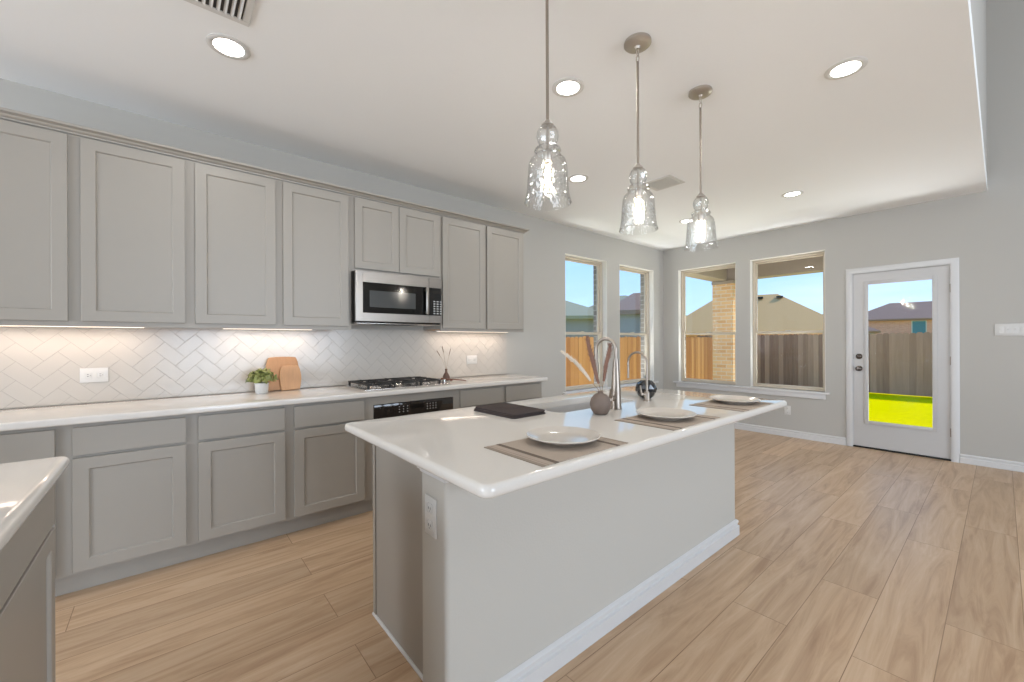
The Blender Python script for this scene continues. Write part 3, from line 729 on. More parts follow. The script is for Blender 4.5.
def plate_outlet(name, c, P, w, h, label, parts='outlet', cat='outlet', group=None):
    """cover plate centred at c=(u,z); P(u,d,z) with d toward the room"""
    t = thing(name, P(c[0], 0, c[1]), label, cat, group)
    MB().box(P(c[0] - w / 2, .0004, c[1] - h / 2), P(c[0] + w / 2, .006, c[1] + h / 2), .002, 2).build('cover_plate', M['white'], t)
    if parts == 'outlet':
        horiz = w > h
        for sgn in (-1, 1):
            cu, cz = (c[0] + sgn * w * .22, c[1]) if horiz else (c[0], c[1] + sgn * h * .22)
            r_ = MB().box(P(cu - .016, .0055, cz - .016), P(cu + .016, .0082, cz + .016), .003, 2).build('receptacle', M['white'], t)
            s = MB()
            for k in (-.006, .006):
                if horiz: s.box(P(cu - .004, .0080, cz + k - .0012), P(cu + .004, .0088, cz + k + .0012))
                else: s.box(P(cu + k - .0012, .0080, cz - .004), P(cu + k + .0012, .0088, cz + .004))
            s.box(P(cu + (.009 if horiz else -.0015), .0080, cz - (.0015 if horiz else .011)), P(cu + (.012 if horiz else .0015), .0088, cz + (.0015 if horiz else -.008)))
            s.build('slot', M['slot'], r_, smooth=False)
    else:
        for k in range(parts):
            cu = c[0] + (k - (parts - 1) / 2) * -.046
            MB().box(P(cu - .017, .0055, c[1] - .034), P(cu + .017, .0078, c[1] + .034), .001, 1).box(P(cu - .005, .0075, c[1] - .004), P(cu + .005, .017, c[1] + .012), .002, 1).build('toggle', M['white'], t)
    return t
PT = lambda u, d, z: (u, D - .0118 - d, z)
plate_outlet('wall_outlet', (-.344, 1.086), PT, .124, .088, 'white outlet on the tile backsplash at the left, left of the plant')
plate_outlet('wall_outlet', (2.466, 1.090), PT, .132, .088, 'white outlet on the tile backsplash at the right, near the little bottle')
PE = lambda u, d, z: (hx0 - d, u, z)
plate_outlet('wall_outlet', (1.224, .703), PE, .074, .128, 'white outlet on the end of the island half wall')
PW = lambda u, d, z: (B - d, u, z)
plate_outlet('wall_outlet', (1.833, .352), PW, .075, .118, 'white outlet low on the back wall below the windows')
plate_outlet('light_switch', (-.065, 1.375), PW, .222, .120, 'white four-gang light switch plate right of the back door', 4, 'switch')

# sink, faucets
sk = thing('sink', (1.875, 1.605, .69), 'stainless undermount sink set into the island top', 'sink')
s = MB(); lp = []
x0, y0, x1, y1, r_ = SINK
for ins, z, rr in ((-.02, .8765, .07), (-.004, .8765, .058), (-.002, .866, .056), (.006, .72, .055), (.03, .694, .05), (.08, .688, .04)):
    lp.append([(x, y, z) for x, y in rrect(x0 + ins, y0 + ins, x1 - ins, y1 - ins, rr)])
s.rings(lp, cap0=False).__len__(); s.build('basin', M['satin'], sk)
MB().lathe((1.875, 1.62, .6885), [(0, 0), (.045, 0), (.043, .003), (.03, .003), (.028, .001), (0, .001)], 28).build('drain', M['nickel'], sk)
def arc(c, r, a0, a1, n, dirv):
    return [(c[0] + dirv[0] * r * math.cos(a0 + (a1 - a0) * k / n), c[1] + dirv[1] * r * math.cos(a0 + (a1 - a0) * k / n), c[2] + r * math.sin(a0 + (a1 - a0) * k / n)) for k in range(n + 1)]
fx, fy = 1.862, 1.345
fa = thing('faucet', (fx, fy, .9157), 'tall brushed nickel gooseneck faucet standing behind the round vase', 'faucet')
MB().lathe((fx, fy, .9157), [(0, 0), (.031, 0), (.031, .006), (.029, .012), (.026, .09), (.0225, .15), (.0165, .24), (.0135, .27), (0, .272)], 32).build('body', M['nickel'], fa)
dv = Vector((-.14, .99)).normalized(); rad = .060
pts = [(fx, fy, 1.17), (fx, fy, 1.21)] + arc((fx + dv.x * rad, fy + dv.y * rad, 1.235), rad, PI, 0, 22, (dv.x, dv.y)) + [(fx + dv.x * 2 * rad, fy + dv.y * 2 * rad, 1.17)]
MB().tube(pts, .0098, 16).build('spout', M['nickel'], fa)
ex, ey = fx + dv.x * 2 * rad, fy + dv.y * 2 * rad
MB().tube([(ex, ey, 1.20), (ex, ey, 1.168), (ex, ey, 1.16), (ex, ey, 1.10), (ex, ey, 1.085)], [.0112, .0112, .0135, .0135, .011], 18).build('spray_head', M['nickel'], fa)
MB().cyl((fx - .01, fy, .975), (fx - .052, fy - .004, .978), .015, .014).tube([(fx - .046, fy - .004, .978), (fx - .062, fy - .005, .985), (fx - .07, fy - .02, 1.03)], [.006, .006, .005], 10).build('lever_handle', M['nickel'], fa)
tx, ty = 2.245, 1.395
ta = thing('drinking_water_tap', (tx, ty, .9157), 'slim gooseneck water tap beside the sink, right of the tall faucet', 'faucet')
MB().lathe((tx, ty, .9157), [(0, 0), (.021, 0), (.021, .005), (.017, .009), (.017, .05), (.012, .058), (0, .058)], 24).build('body', M['nickel'], ta)
dv2 = Vector((0, 1)); rad = .066
pts = [(tx, ty, .965), (tx, ty, 1.12)] + arc((tx, ty + rad, 1.145), rad, PI, 0, 20, (0, 1)) + [(tx, ty + 2 * rad, 1.10), (tx, ty + 2 * rad, 1.045)]
MB().tube(pts, .0068, 12).build('spout', M['nickel'], ta)
MB().tube([(tx - .012, ty + .008, .955), (tx - .03, ty + .02, .957)], .009, 12).tube([(tx - .028, ty + .02, .957), (tx - .034, ty + .024, 1.01)], [.006, .005], 10).build('lever_handle', M['nickel'], ta)

# faceted dark vase behind the tap
ob = MB(); pr = [(.030, 0), (.048, .012), (.066, .045), (.068, .062), (.058, .092), (.036, .112), (.030, .112), (.034, .105), (.05, .085), (.05, .05), (.02, .02)]
n = 9
ob.rings([[(2.362 + r * math.cos(2 * PI * (i + (k % 2) * .5) / n), 1.474 + r * math.sin(2 * PI * (i + (k % 2) * .5) / n), .9158 + z) for i in range(n)] for k, (r, z) in enumerate(pr)])
tag(ob.build('faceted_vase', M['orb'], loc=(2.362, 1.474, .9158), smooth=False), 'glossy black faceted vase on the island behind the slim tap', 'vase')

# round clay vase with pampas
vx, vy = 1.668, 1.298
tag(MB().lathe((vx, vy, .9157), [(0, .0), (.026, .0), (.034, .004), (.046, .022), (.0525, .046), (.0525, .058), (.046, .080), (.032, .098), (.016, .105), (.014, .110), (.016, .115), (.011, .115), (.010, .104), (.028, .094), (.040, .07), (.044, .05), (.03, .015), (0, .012)], 40).build('bud_vase', M['vase'], loc=(vx, vy, .9157)), 'round brown clay bud vase on the island holding pampas plumes', 'vase', )
def plume(pts, r, m, label, start):
    """a dried grass plume: thin stalk, then a feathery head from pts[start] on"""
    P3 = [Vector(p) for p in pts]
    def cat(ts):
        out = []
        for t in ts:
            i = min(int(t), len(P3) - 2); f = t - i
            p0, p1, p2, p3 = P3[max(i - 1, 0)], P3[i], P3[i + 1], P3[min(i + 2, len(P3) - 1)]
            out.append(.5 * ((2 * p1) + (p2 - p0) * f + (2 * p0 - 5 * p1 + 4 * p2 - p3) * f * f + (3 * p1 - p0 - 3 * p2 + p3) * f ** 3))
        return out
    t = thing('pampas_plume', pts[0], label, 'dried grass', 'pampas plumes in the round clay vase')
    n = len(P3) - 1
    MB().tube(cat([n * k / 16 for k in range(17)]), .0016, 6).build('stalk', M['stem'], t)
    hd = MB(); ts = [start + (n - start) * k / 12 for k in range(13)]; c = cat(ts)
    hd.tube(c, [r * (.35 + .8 * math.sin(PI * (.12 + .8 * k / 12)) ** .8) * .62 for k in range(13)], 8)
    for k in range(150):                        # fine barbs
        f = R.random() * 11.5; i = int(f); p = c[i].lerp(c[i + 1], f - i); d = (c[i + 1] - c[i]).normalized()
        o = Vector((R.gauss(0, 1), R.gauss(0, 1), R.gauss(0, 1))); o = (o - d * o.dot(d)).normalized()
        ln = r * (.6 + .9 * math.sin(PI * f / 12)); q = p + o * ln * .9 + d * ln * 1.6
        hd.tube([p, p.lerp(q, .6) + d * ln * .2, q], [.0012, .0010, .0003], 3)
    hd.build('plume', m, t)
plume([(1.660, 1.302, .935), (1.671, 1.299, 1.026), (1.657, 1.311, 1.098), (1.642, 1.323, 1.178), (1.627, 1.336, 1.254), (1.619, 1.342, 1.304)], .0145, M['plume'], 'tall pinkish brown pampas plume leaning left from the clay vase', 1.6)
plume([(1.672, 1.290, .935), (1.674, 1.294, 1.026), (1.684, 1.288, 1.087), (1.692, 1.281, 1.163), (1.704, 1.271, 1.228), (1.708, 1.268, 1.262)], .0135, M['plume'], 'pinkish brown pampas plume leaning right from the clay vase', 1.9)
plume([(1.674, 1.303, .935), (1.665, 1.301, 1.026), (1.638, 1.327, 1.073), (1.610, 1.350, 1.124), (1.573, 1.382, 1.179), (1.519, 1.427, 1.234)], .012, M['plume_w'], 'cream pampas plume leaning far left from the clay vase', 2.2)

# place mats and plates
pm = MB().box((-.215, -.146, 0), (.215, .146, .0022), .0008, 1).build('place_mat', M['matw'])
pm.location = (1.055, 1.010, .9157)
tag(pm, 'taupe woven place mat with dark bands under the nearest plate', 'place mat', 'woven place mats')
p0 = MB().lathe((0, 0, 0), [(0, .0), (.072, .0), (.075, .004), (.10, .007), (.126, .0185), (.1345, .0225), (.1355, .0245), (.133, .0262), (.124, .0225), (.100, .0115), (.086, .0085), (0, .0080)], 64).build('dinner_plate', M['ceramic'])
p0.location = (1.112, 1.036, .9180); tag(p0, 'cream dinner plate on the nearest place mat', 'plate', 'dinner plates on the island')
for (mx_, my_), (px_, py_), l1, l2 in (((1.800, 1.008), (1.816, 1.03), 'taupe woven place mat with dark bands under the middle plate', 'cream dinner plate on the middle place mat'),
                                     ((2.488, 1.000), (2.556, 1.012), 'taupe woven place mat with dark bands under the farthest plate', 'cream dinner plate on the farthest place mat')):
    c = pm.copy(); COL.objects.link(c); c.location = (mx_, my_, .9157); c['label'] = l1
    c = p0.copy(); COL.objects.link(c); c.location = (px_, py_, .9180); c['label'] = l2

# folded towel
tw = MB()
def fold(x0, y0, x1, y1, z0, z1, a):
    lp = []; e = (z1 - z0) / 2
    for ins, z in ((e, z0), (e * .3, z0 + e * .4), (0, z0 + e), (e * .3, z1 - e * .4), (e, z1)):
        ring = []
        for x, y in rrect(x0 + ins, y0 + ins, x1 - ins, y1 - ins, .012, 4):
            cx, cy = (x0 + x1) / 2, (y0 + y1) / 2; dx_, dy_ = x - cx, y - cy
            ring.append((cx + dx_ * math.cos(a) - dy_ * math.sin(a), cy + dx_ * math.sin(a) + dy_ * math.cos(a), z + .0018 * math.sin(x * 70 + y * 45) * (z > z0 + .001)))
        lp.append(ring)
    tw.rings(lp)
fold(1.247, 1.482, 1.470, 1.812, .9160, .9236, .02); fold(1.250, 1.484, 1.462, 1.808, .9232, .9312, .035); fold(1.254, 1.480, 1.464, 1.806, .9308, .9385, .012)
tag(tw.build('folded_towel', M['towel'], loc=(1.36, 1.65, .916)), 'folded charcoal linen towel on the island near the sink', 'towel')

# counter dressing: plant, boards, bottle, spoon
px, py = .524, 3.44
pl = thing('potted_plant', (px, py, .9157), 'small leafy green plant in a white pot beside the cutting boards', 'plant')
MB().lathe((px, py, .9157), [(0, 0), (.037, 0), (.039, .003), (.045, .072), (.045, .075), (.041, .075), (.0405, .062), (0, .061)], 32).build('pot', M['white'], pl)
MB().lathe((px, py, .977), [(0, 0), (.040, 0), (.038, .004), (0, .006)], 20).build('soil', M['soil'], pl)
fo = MB()
for k in range(230):
    a = R.random() * 2 * PI; b = R.random(); el = .15 + 1.25 * b
    rr = .055 + .045 * R.random()
    c = Vector((px + rr * 1.0 * math.cos(a) * math.cos(el), py + rr * .9 * math.sin(a) * math.cos(el), .995 + rr * .95 * math.sin(el)))
    nrm = Vector((math.cos(a) * math.cos(el) + R.gauss(0, .5), math.sin(a) * math.cos(el) + R.gauss(0, .5), math.sin(el) + R.gauss(0, .4))).normalized()
    u = nrm.orthogonal().normalized(); u = (Matrix.Rotation(R.random() * 2 * PI, 3, nrm) @ u); v = nrm.cross(u)
    sz = .011 + .007 * R.random()
    ring = [c + u * sz * math.cos(t) * 1.35 + v * sz * .72 * math.sin(t) + nrm * (.003 * math.cos(2 * t)) for t in [2 * PI * i / 8 for i in range(8)]]
    fo.rings([ring, [p + nrm * .0012 for p in ring]])
fo.build('foliage', M['leaf'], pl)
stm = MB()
for k in range(14):
    a = 2 * PI * k / 14; stm.tube([(px + .012 * math.cos(a), py + .012 * math.sin(a), .98), (px + .05 * math.cos(a), py + .045 * math.sin(a), 1.03)], .0013, 5)
stm.build('stem', M['leaf'], pl)

def board(pts, th, ybot, lean, m, label, x0, z0):
    """outline pts (x,z) extruded, leaning back by lean radians about its bottom edge"""
    mb = MB(); ca, sa = math.cos(lean), math.sin(lean)
    cx = sum(p[0] for p in pts) / len(pts); cz = sum(p[1] for p in pts) / len(pts)
    def ring(k, d):
        return [(cx + (x - cx) * k, ybot + (cz + (z - cz) * k - z0) * sa - d * ca, z0 + (cz + (z - cz) * k - z0) * ca + d * sa) for x, z in pts]
    mb.rings([ring(.975, 0), ring(1, .003), ring(1, th - .003), ring(.975, th)])
    o = mb.build('cutting_board', m, loc=(cx, ybot, z0)); tag(o, label, 'cutting board', 'bamboo cutting boards')
def smooth_outline(ctrl, n=6):
    out = []; N = len(ctrl)
    for i in range(N):
        p0, p1, p2, p3 = [Vector(ctrl[(i + k) % N]) for k in (-1, 0, 1, 2)]
        for k in range(n):
            f = k / n; out.append(tuple(.5 * ((2 * p1) + (p2 - p0) * f + (2 * p0 - 5 * p1 + 4 * p2 - p3) * f * f + (3 * p1 - p0 - 3 * p2 + p3) * f ** 3)))
    return out
zb = .9165
board(smooth_outline([(.582, zb), (.60, zb), (.76, zb), (.776, zb + .002), (.79, zb + .06), (.795, zb + .13), (.789, zb + .20), (.776, zb + .243), (.760, zb + .252), (.680, zb + .256), (.600, zb + .252), (.584, zb + .243), (.571, zb + .20), (.566, zb + .13), (.572, zb + .06)]), .016, 3.535, .17, M['board'], 'larger bamboo cutting board leaning on the tile behind the smaller one', .68, zb)
board(smooth_outline([(.664, zb), (.68, zb), (.775, zb), (.788, zb + .003), (.800, zb + .06), (.802, zb + .11), (.793, zb + .165), (.783, zb + .184), (.765, zb + .188), (.690, zb + .188), (.672, zb + .184), (.660, zb + .165), (.652, zb + .11), (.655, zb + .06)]), .015, 3.513, .17, M['board2'], 'smaller bamboo cutting board leaning in front of the larger one', .73, zb)

bx, by = 2.035, 3.40
tag(MB().lathe((bx, by, .9157), [(0, 0), (.03, 0), (.034, .004), (.035, .03), (.026, .055), (.014, .072), (.011, .09), (.013, .106), (.014, .108), (.009, .108), (.008, .08), (.02, .05), (.028, .02), (0, .01)], 28).build('bottle_vase', M['bottle'], loc=(bx, by, .9157)), 'little dark brown bottle vase at the right end of the cooktop', 'vase')
for (ex_, ey_, ez_), l in (((2.000, 3.41, 1.230), 'tallest dried sprig standing in the little brown bottle'), ((1.940, 3.40, 1.190), 'dried sprig leaning left in the little brown bottle'), ((2.095, 3.42, 1.205), 'dried sprig leaning right in the little brown bottle')):
    t = thing('dried_sprig', (bx, by, .93), l, 'dried flower', 'dried sprigs in the little bottle')
    a, b = Vector((bx, by, .93)), Vector((ex_, ey_, ez_)); neck = Vector((bx + (ex_ - bx) * .05, by, 1.028)); md = neck.lerp(b, .5) + Vector((0, 0, .015))
    MB().tube([a, neck, md, b], .0011, 5).build('stalk', M['stem'], t)
    d = (b - md).normalized(); q = MB()
    for k in range(7):
        c = b - d * .045 + d * .008 * k
        q.ell(c, .0032, .0032, .0075, 6, 5, d.to_track_quat('Z', 'Y').to_matrix() @ Matrix.Rotation(.5 * (1 if k % 2 else -1), 3, 'X'))
    q.build('seed_head', M['bottle'], t)
sp = MB()
sp.tube([(1.962, 3.335, .936), (1.99, 3.31, .934), (2.04, 3.265, .931), (2.09, 3.20, .926), (2.105, 3.165, .9222)], [.0055, .006, .0055, .005, .004], 10)
sp.ell((1.955, 3.345, .936), .03, .021, .010, 16, 8, Matrix.Rotation(-.7, 3, 'Z'))
sp.ell((2.02, 3.285, .9235), .014, .012, .0078, 12, 6)
tag(sp.build('wooden_spoon', M['spoon'], loc=(2.03, 3.27, .9157)), 'reddish wooden spoon resting on the counter before the brown bottle', 'spoon')

# ------------------------------------------------------------------ ceiling fixtures
def can(x, y, label, first=[None]):
    if first[0] is None:
        t = thing('recessed_light', (0, 0, 0), label, 'light', 'recessed ceiling lights')
        MB().lathe((0, 0, 0), [(.066, -.0005), (.094, -.0005), (.094, -.003), (.088, -.007), (.074, -.0075), (.066, -.005)], 48, caps=(False, False)).build('trim_ring', M['white'], t)
        MB().lathe((0, 0, 0), [(0, -.001), (.068, -.001), (.067, -.0042), (0, -.0046)], 40).build('lens', M['lens'], t)
        lamp('downlight', 'AREA', t, (0, 0, -.012), 4.2, (1, .96, .9), shape='DISK', size=.13)
        first[0] = t
    else:
        t = copy_tree(first[0]); t['label'] = label
    t.location = (x, y, ZC)
can(.244, 2.501, 'bright recessed light above the wall cabinets beside the big ceiling vent')
can(1.81, 1.635, 'bright recessed light between the two nearer pendants')
can(2.893, 2.495, 'bright recessed light low between the near and middle pendant shades')
can(2.859, .548, 'bright recessed light at the right, toward the ceiling edge')
can(4.894, 1.37, 'bright recessed light in front of the back windows')
can(4.974, 2.521, 'recessed light near the corner, half hidden behind the far pendant')

def vent(x0, x1, y0, y1, n, label, along):
    t = thing('ceiling_vent', ((x0 + x1) / 2, (y0 + y1) / 2, ZC), label, 'vent')
    f = MB(); b = .03
    for q in ((x0, x1, y0, y0 + b), (x0, x1, y1 - b, y1), (x0, x0 + b, y0 + b, y1 - b), (x1 - b, x1, y0 + b, y1 - b)):
        f.box((q[0], q[2], ZC - .008), (q[1], q[3], ZC - .0005), .002, 1)
    f.build('frame', M['white'], t)
    MB().box((x0 + b, y0 + b, ZC - .002), (x1 - b, y1 - b, ZC - .0005)).build('backing', M['slot'], t, smooth=False)
    s = MB()
    for k in range(n):
        if along == 'y':
            c = x0 + b + (x1 - x0 - 2 * b) * (k + .5) / n; p = (x1 - x0 - 2 * b) / n
            s.prism([(c - p * .30, ZC - .003), (c + p * .16, ZC - .012), (c + p * .24, ZC - .0105), (c - p * .22, ZC - .002)], 'y', y0 + b, y1 - b)
        else:
            c = y0 + b + (y1 - y0 - 2 * b) * (k + .5) / n; p = (y1 - y0 - 2 * b) / n
            s.prism([(c - p * .30, ZC - .003), (c + p * .16, ZC - .012), (c + p * .24, ZC - .0105), (c - p * .22, ZC - .002)], 'x', x0 + b, x1 - b)
    s.build('louver', M['white'], t, smooth=False)
vent(-.20, .300, 1.93, 2.275, 17, 'white ceiling vent with louvers at the top left edge', 'y')
vent(3.46, 3.735, 1.905, 2.20, 14, 'white ceiling vent between the middle and far pendants', 'x')

def pendant(x, y, label, first=[None]):
    if first[0] is None:
        t = thing('pendant_light', (0, 0, 0), label, 'pendant light', 'glass pendants over the island')
        MB().lathe((0, 0, ZC), [(0, -.0005), (.064, -.0005), (.066, -.006), (.066, -.014), (.060, -.020), (.040, -.025), (.014, -.027), (.009, -.036), (0, -.037)], 40).build('canopy', M['nickel_pale'], t)
        lk = MB(); zc = ZC - .054
        lk.tube([(.009 * math.cos(a), 0, zc + .02 * math.sin(a)) for a in [2 * PI * k / 20 for k in range(21)]], .0024, 8)
        lk.tube([(0, .008 * math.cos(a), zc - .032 + .018 * math.sin(a)) for a in [2 * PI * k / 20 for k in range(21)]], .0024, 8)
        lk.build('chain_link', M['nickel_pale'], t)
        MB().tube([(0, 0, zc - .046), (0, 0, 2.145)], .0062, 14).build('stem', M['nickel'], t)
        MB().lathe((0, 0, 0), [(0, 2.168), (.008, 2.166), (.011, 2.160), (.018, 2.153), (.025, 2.146), (.025, 2.141), (.012, 2.139), (.0055, 2.137), (.0055, 2.050), (.015, 2.046), (.017, 2.038), (.017, 2.004), (.014, 2.000), (0, 2.000)], 28).build('socket', M['nickel_pale'], t)
        gp_ = [(.026, 2.1535), (.040, 2.146), (.050, 2.128), (.052, 2.108), (.046, 2.086), (.036, 2.072), (.034, 2.066), (.042, 2.060), (.052, 2.052), (.054, 2.043), (.048, 2.035), (.046, 2.030), (.056, 2.020), (.070, 2.004), (.077, 1.985), (.0795, 1.96), (.082, 1.92), (.0855, 1.87), (.090, 1.835), (.096, 1.812)]
        gp_ = [(r * (.80 if z > 2.064 else .95), 1.834 + (z - 1.8105) * .886) for r, z in gp_]
        g = MB(); g.lathe((0, 0, 0), gp_ + [(.0935, 1.8335)] + [(r + .0025, z + .0005) for r, z in reversed(gp_)], 56, caps=(False, False))
        g.build('glass_shade', M['shade'], t)
        MB().lathe((0, 0, 0), [(.010, 2.001), (.0125, 1.988), (.0195, 1.962), (.021, 1.942), (.018, 1.915), (.010, 1.894), (.003, 1.888), (0, 1.888)], 24).build('bulb', M['bulbg'], t)
        MB().lathe((0, 0, 0), [(0, 1.988), (.004, 1.984), (.0085, 1.962), (.010, 1.942), (.008, 1.918), (.003, 1.906), (0, 1.904)], 14).build('filament', M['filament'], t)
        first[0] = t
    else:
        t = copy_tree(first[0]); t['label'] = label
    t.location = (x, y, 0)
pendant(1.166, 1.163, 'nearest clear glass pendant over the island, its canopy out of view')
pendant(1.801, 1.163, 'middle clear glass pendant over the island')
pendant(2.448, 1.155, 'farthest clear glass pendant over the island')

# ------------------------------------------------------------------ outside
GZ = -.33
tag(MB().box((B + T2 + .003, -14, GZ - .2), (75, 48, GZ)).box((-14, D + T2 + .003, GZ - .2), (B + T2 + .003, 48, GZ)).build('lawn', M['grass'], smooth=False), 'bright yellow green lawn seen through the glass door', 'grass', kind='stuff')
struct(MB().box((B + T2 + .01, -3.4, GZ + .001), (8.98, 3.70, -.16)).build('patio_slab', M['slab'], smooth=False), 'concrete patio slab outside the door')
pr_ = thing('patio_roof', (8.8, .3, 2.49), 'tan covered patio roof with deep beams outside the back windows', 'patio roof')
MB().box((8.66, -3.4, 2.485), (8.94, 3.70, 2.90), .006, 1).build('front_beam', M['porch'], pr_)
MB().box((B + T2 + .005, 3.55, 2.485), (8.655, 3.83, 2.90), .006, 1).build('side_beam', M['porch'], pr_)
MB().box((B + T2 + .005, -3.4, 2.905), (9.25, 3.95, 3.02)).build('soffit', M['porch'], pr_, smooth=False)
MB().prism([(B + T2 + .01, 3.022), (9.45, 3.022), (9.45, 3.06), (B + T2 + .01, 4.0)], 'y', -3.5, 4.05).build('roof_deck', M['roof_gray'], pr_, smooth=False)
for yy, l in ((3.64, 'tan brick pier at the corner of the patio, seen through a back window'),):
    t = thing('brick_pier', (8.86, yy, GZ), l, 'pier')
    MB().box((8.63, yy - .2, GZ + .001), (9.03, yy + .2, 2.42)).build('shaft', M['brick'], t, smooth=False)
    MB().box((8.615, yy - .215, 2.4215), (9.045, yy + .215, 2.484), .008, 1).build('capital', M['porch'], t)

def fence(p0, p1, ztop, m, label):
    """picket privacy fence from p0 to p1 with dog-eared boards"""
    p0, p1 = Vector((*p0, 0)), Vector((*p1, 0)); d = (p1 - p0); L = d.length; d.normalize(); n = Vector((d.y, -d.x, 0))
    t = thing('wood_fence', (p0.x, p0.y, GZ), label, 'fence')
    mb = MB(); k = 0
    while (k + 1) * .142 < L:
        a = k * .142 + .0006; b = (k + 1) * .142 - .0006; zt_ = ztop + R.uniform(-.012, .012); off = R.uniform(0, .012)
        out = [(a, GZ + .02), (b, GZ + .02), (b, zt_ - .035), (b - .03, zt_), (a + .03, zt_), (a, zt_ - .035)]
        mb.rings([[p0 + d * u + n * (off + q) + Vector((0, 0, z)) for u, z in out] for q in (0, .016)])
        k += 1
    mb.build('board_panel', m, t, smooth=False)
    for z in (GZ + .3, (GZ + ztop) / 2, ztop - .3):
        mb = MB(); e = p0 + d * L
        mb.rings([[p0 + n * -.003 + Vector((0, 0, z)), p0 + n * -.04 + Vector((0, 0, z)), p0 + n * -.04 + Vector((0, 0, z + .09)), p0 + n * -.003 + Vector((0, 0, z + .09))],
                  [e + n * -.003 + Vector((0, 0, z)), e + n * -.04 + Vector((0, 0, z)), e + n * -.04 + Vector((0, 0, z + .09)), e + n * -.003 + Vector((0, 0, z + .09))]])
        mb.build('rail', m, t, smooth=False)
    k = 0
    while k * 2.4 < L:
        c = p0 + d * (k * 2.4 + .1) - n * .09
        MB().box((c.x - .045, c.y - .045, GZ + .001), (c.x + .045, c.y + .045, ztop - .05)).build('post', m, t, smooth=False); k += 1
fence((16.2, 7.8), (16.2, -9.0), 1.47, M['fence'], 'shaded brown picket fence across the back of the yard')
fence((-3.0, 6.5), (16.0, 6.5), 1.385, M['fence2'], 'sunlit orange cedar picket fence beside the left windows')

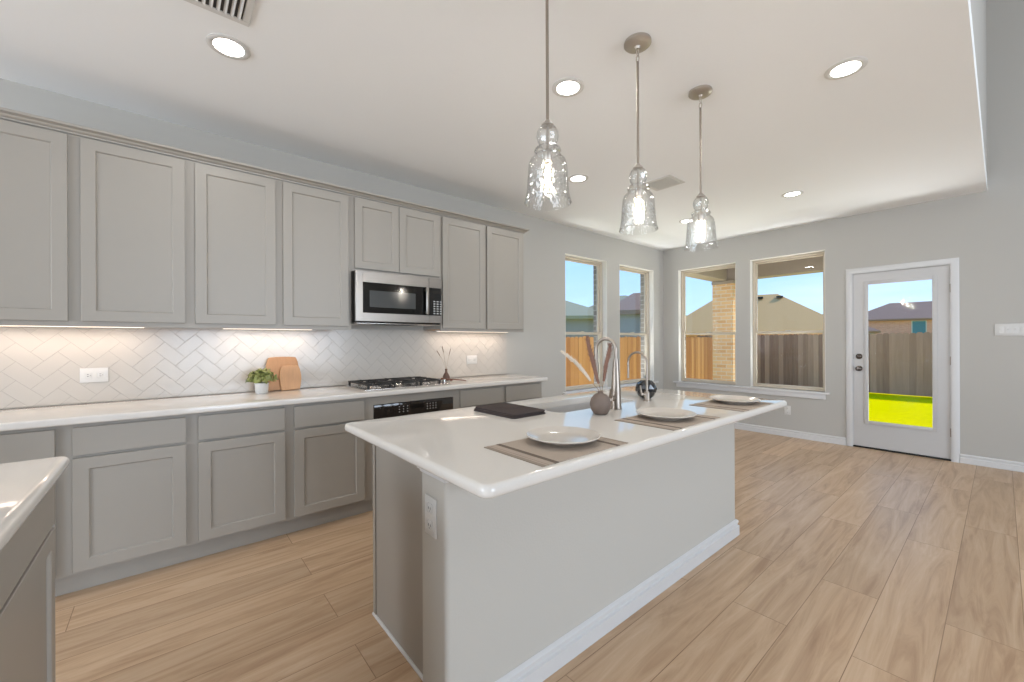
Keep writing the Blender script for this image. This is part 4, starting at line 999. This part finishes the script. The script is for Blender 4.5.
def house(label, cx, cy, ang, w, dp, ze, zr, ridge, wall, roof, wins=(), vents=0, over=.4):
    """hip-roofed house: w along its local x, dp along local y, ridge length along x, windows on the -y face"""
    ca, sa = math.cos(ang), math.sin(ang)
    T = lambda x, y, z: (cx + x * ca - y * sa, cy + x * sa + y * ca, z)
    t = thing('neighbor_house', (cx, cy, GZ), label, 'house', 'neighboring houses')
    mb = MB(); A = [(-w / 2, -dp / 2), (w / 2, -dp / 2), (w / 2, dp / 2), (-w / 2, dp / 2)]
    mb.rings([[T(x, y, GZ + .01) for x, y in A], [T(x, y, ze) for x, y in A]]); mb.build('wall', wall, t, smooth=False)
    mb = MB(); o = over
    E_ = [T(-w / 2 - o, -dp / 2 - o, ze - .02), T(w / 2 + o, -dp / 2 - o, ze - .02), T(w / 2 + o, dp / 2 + o, ze - .02), T(-w / 2 - o, dp / 2 + o, ze - .02)]
    E2 = [(x, y, z + .18) for x, y, z in E_]
    r0, r1 = T(-ridge / 2, 0, zr), T(ridge / 2, 0, zr)
    v0 = [mb.bm.verts.new(p) for p in E_]; v1 = [mb.bm.verts.new(p) for p in E2]; a, b = mb.bm.verts.new(r0), mb.bm.verts.new(r1)
    mb.bm.faces.new(v0)
    for i in range(4): mb.bm.faces.new((v0[i], v0[(i + 1) % 4], v1[(i + 1) % 4], v1[i]))
    mb.bm.faces.new((v1[0], v1[1], b, a)); mb.bm.faces.new((v1[1], v1[2], b)); mb.bm.faces.new((v1[2], v1[3], a, b)); mb.bm.faces.new((v1[3], v1[0], a))
    mb.build('roof', roof, t, smooth=False)
    for x, z0, ww, hh in wins:
        m1 = MB(); y = -dp / 2
        m1.rings([[T(x - ww / 2 - .08, y - .005, z0 - .08), T(x + ww / 2 + .08, y - .005, z0 - .08), T(x + ww / 2 + .08, y - .005, z0 + hh + .08), T(x - ww / 2 - .08, y - .005, z0 + hh + .08)],
                  [T(x - ww / 2 - .08, y - .06, z0 - .08), T(x + ww / 2 + .08, y - .06, z0 - .08), T(x + ww / 2 + .08, y - .06, z0 + hh + .08), T(x - ww / 2 - .08, y - .06, z0 + hh + .08)]])
        fo_ = m1.build('window', M['trim'], t, smooth=False)
        m2 = MB(); m2.rings([[T(x - ww / 2, y - .061, z0), T(x + ww / 2, y - .061, z0), T(x + ww / 2, y - .061, z0 + hh), T(x - ww / 2, y - .061, z0 + hh)],
                             [T(x - ww / 2, y - .075, z0), T(x + ww / 2, y - .075, z0), T(x + ww / 2, y - .075, z0 + hh), T(x - ww / 2, y - .075, z0 + hh)]])
        m2.build('pane', M['hglass'], fo_, smooth=False)
    for k in range(vents):
        xx = ridge / 2 + .1 - k * 1.25; f = .12; y = -(dp / 2 + o) * f; z = zr - (zr - ze) * f
        m3 = MB(); m3.rings([[T(xx + q[0], y + q[1], z + .02) for q in ((-.2, -.2), (.2, -.2), (.2, .1), (-.2, .1))], [T(xx + q[0], y + q[1], z + .16) for q in ((-.2, -.2), (.2, -.2), (.2, .1), (-.2, .1))]])
        m3.build('roof_vent', M['dark'], t, smooth=False)
def facing(x, y): return math.atan2(y, x) - PI / 2
# beyond the glass door
house('pinkish brick house with gray brown hip roof seen through the door', 65.5, 6.2, facing(62.3, 6.4), 11.5, 9, 3.35, 5.55, 4.6, M['brickp'], M['roof_gray'], wins=((.1, 1.7, 1.0, 1.5),))
house('low gray roofed wing left of the pinkish brick house', 51.5, 12.0, facing(58.5, 12.5), 8.0, 6, 1.9, 3.9, 2.0, M['siding'], M['roof_gray'])
# beyond window 4 and 3
house('house with broad tan hip roof and two dark vents beyond the back fence', 34.6, 12.75, facing(34.5, 12.8), 11.2, 6.6, 1.7, 4.75, 4.0, M['brickp'], M['roof_tan'], vents=2)
# beyond the left windows
house('gray roofed house farthest left through the first window', 18.07, 18.78, facing(18.07, 18.78), 7.4, 6, 2.5, 4.2, .8, M['siding'], M['roof_olive'])
house('house with olive roof on the right through the first window', 37.30, 26.14, facing(37.30, 26.14), 11.6, 7, 3.35, 6.1, .9, M['siding'], M['roof_olive'])
house('near house with pointed roof seen through the corner side window', 16.20, 10.56, facing(16.20, 10.56), 2.3, 2.6, 2.4, 3.42, .3, M['siding'], M['roof_gray'], over=.2)
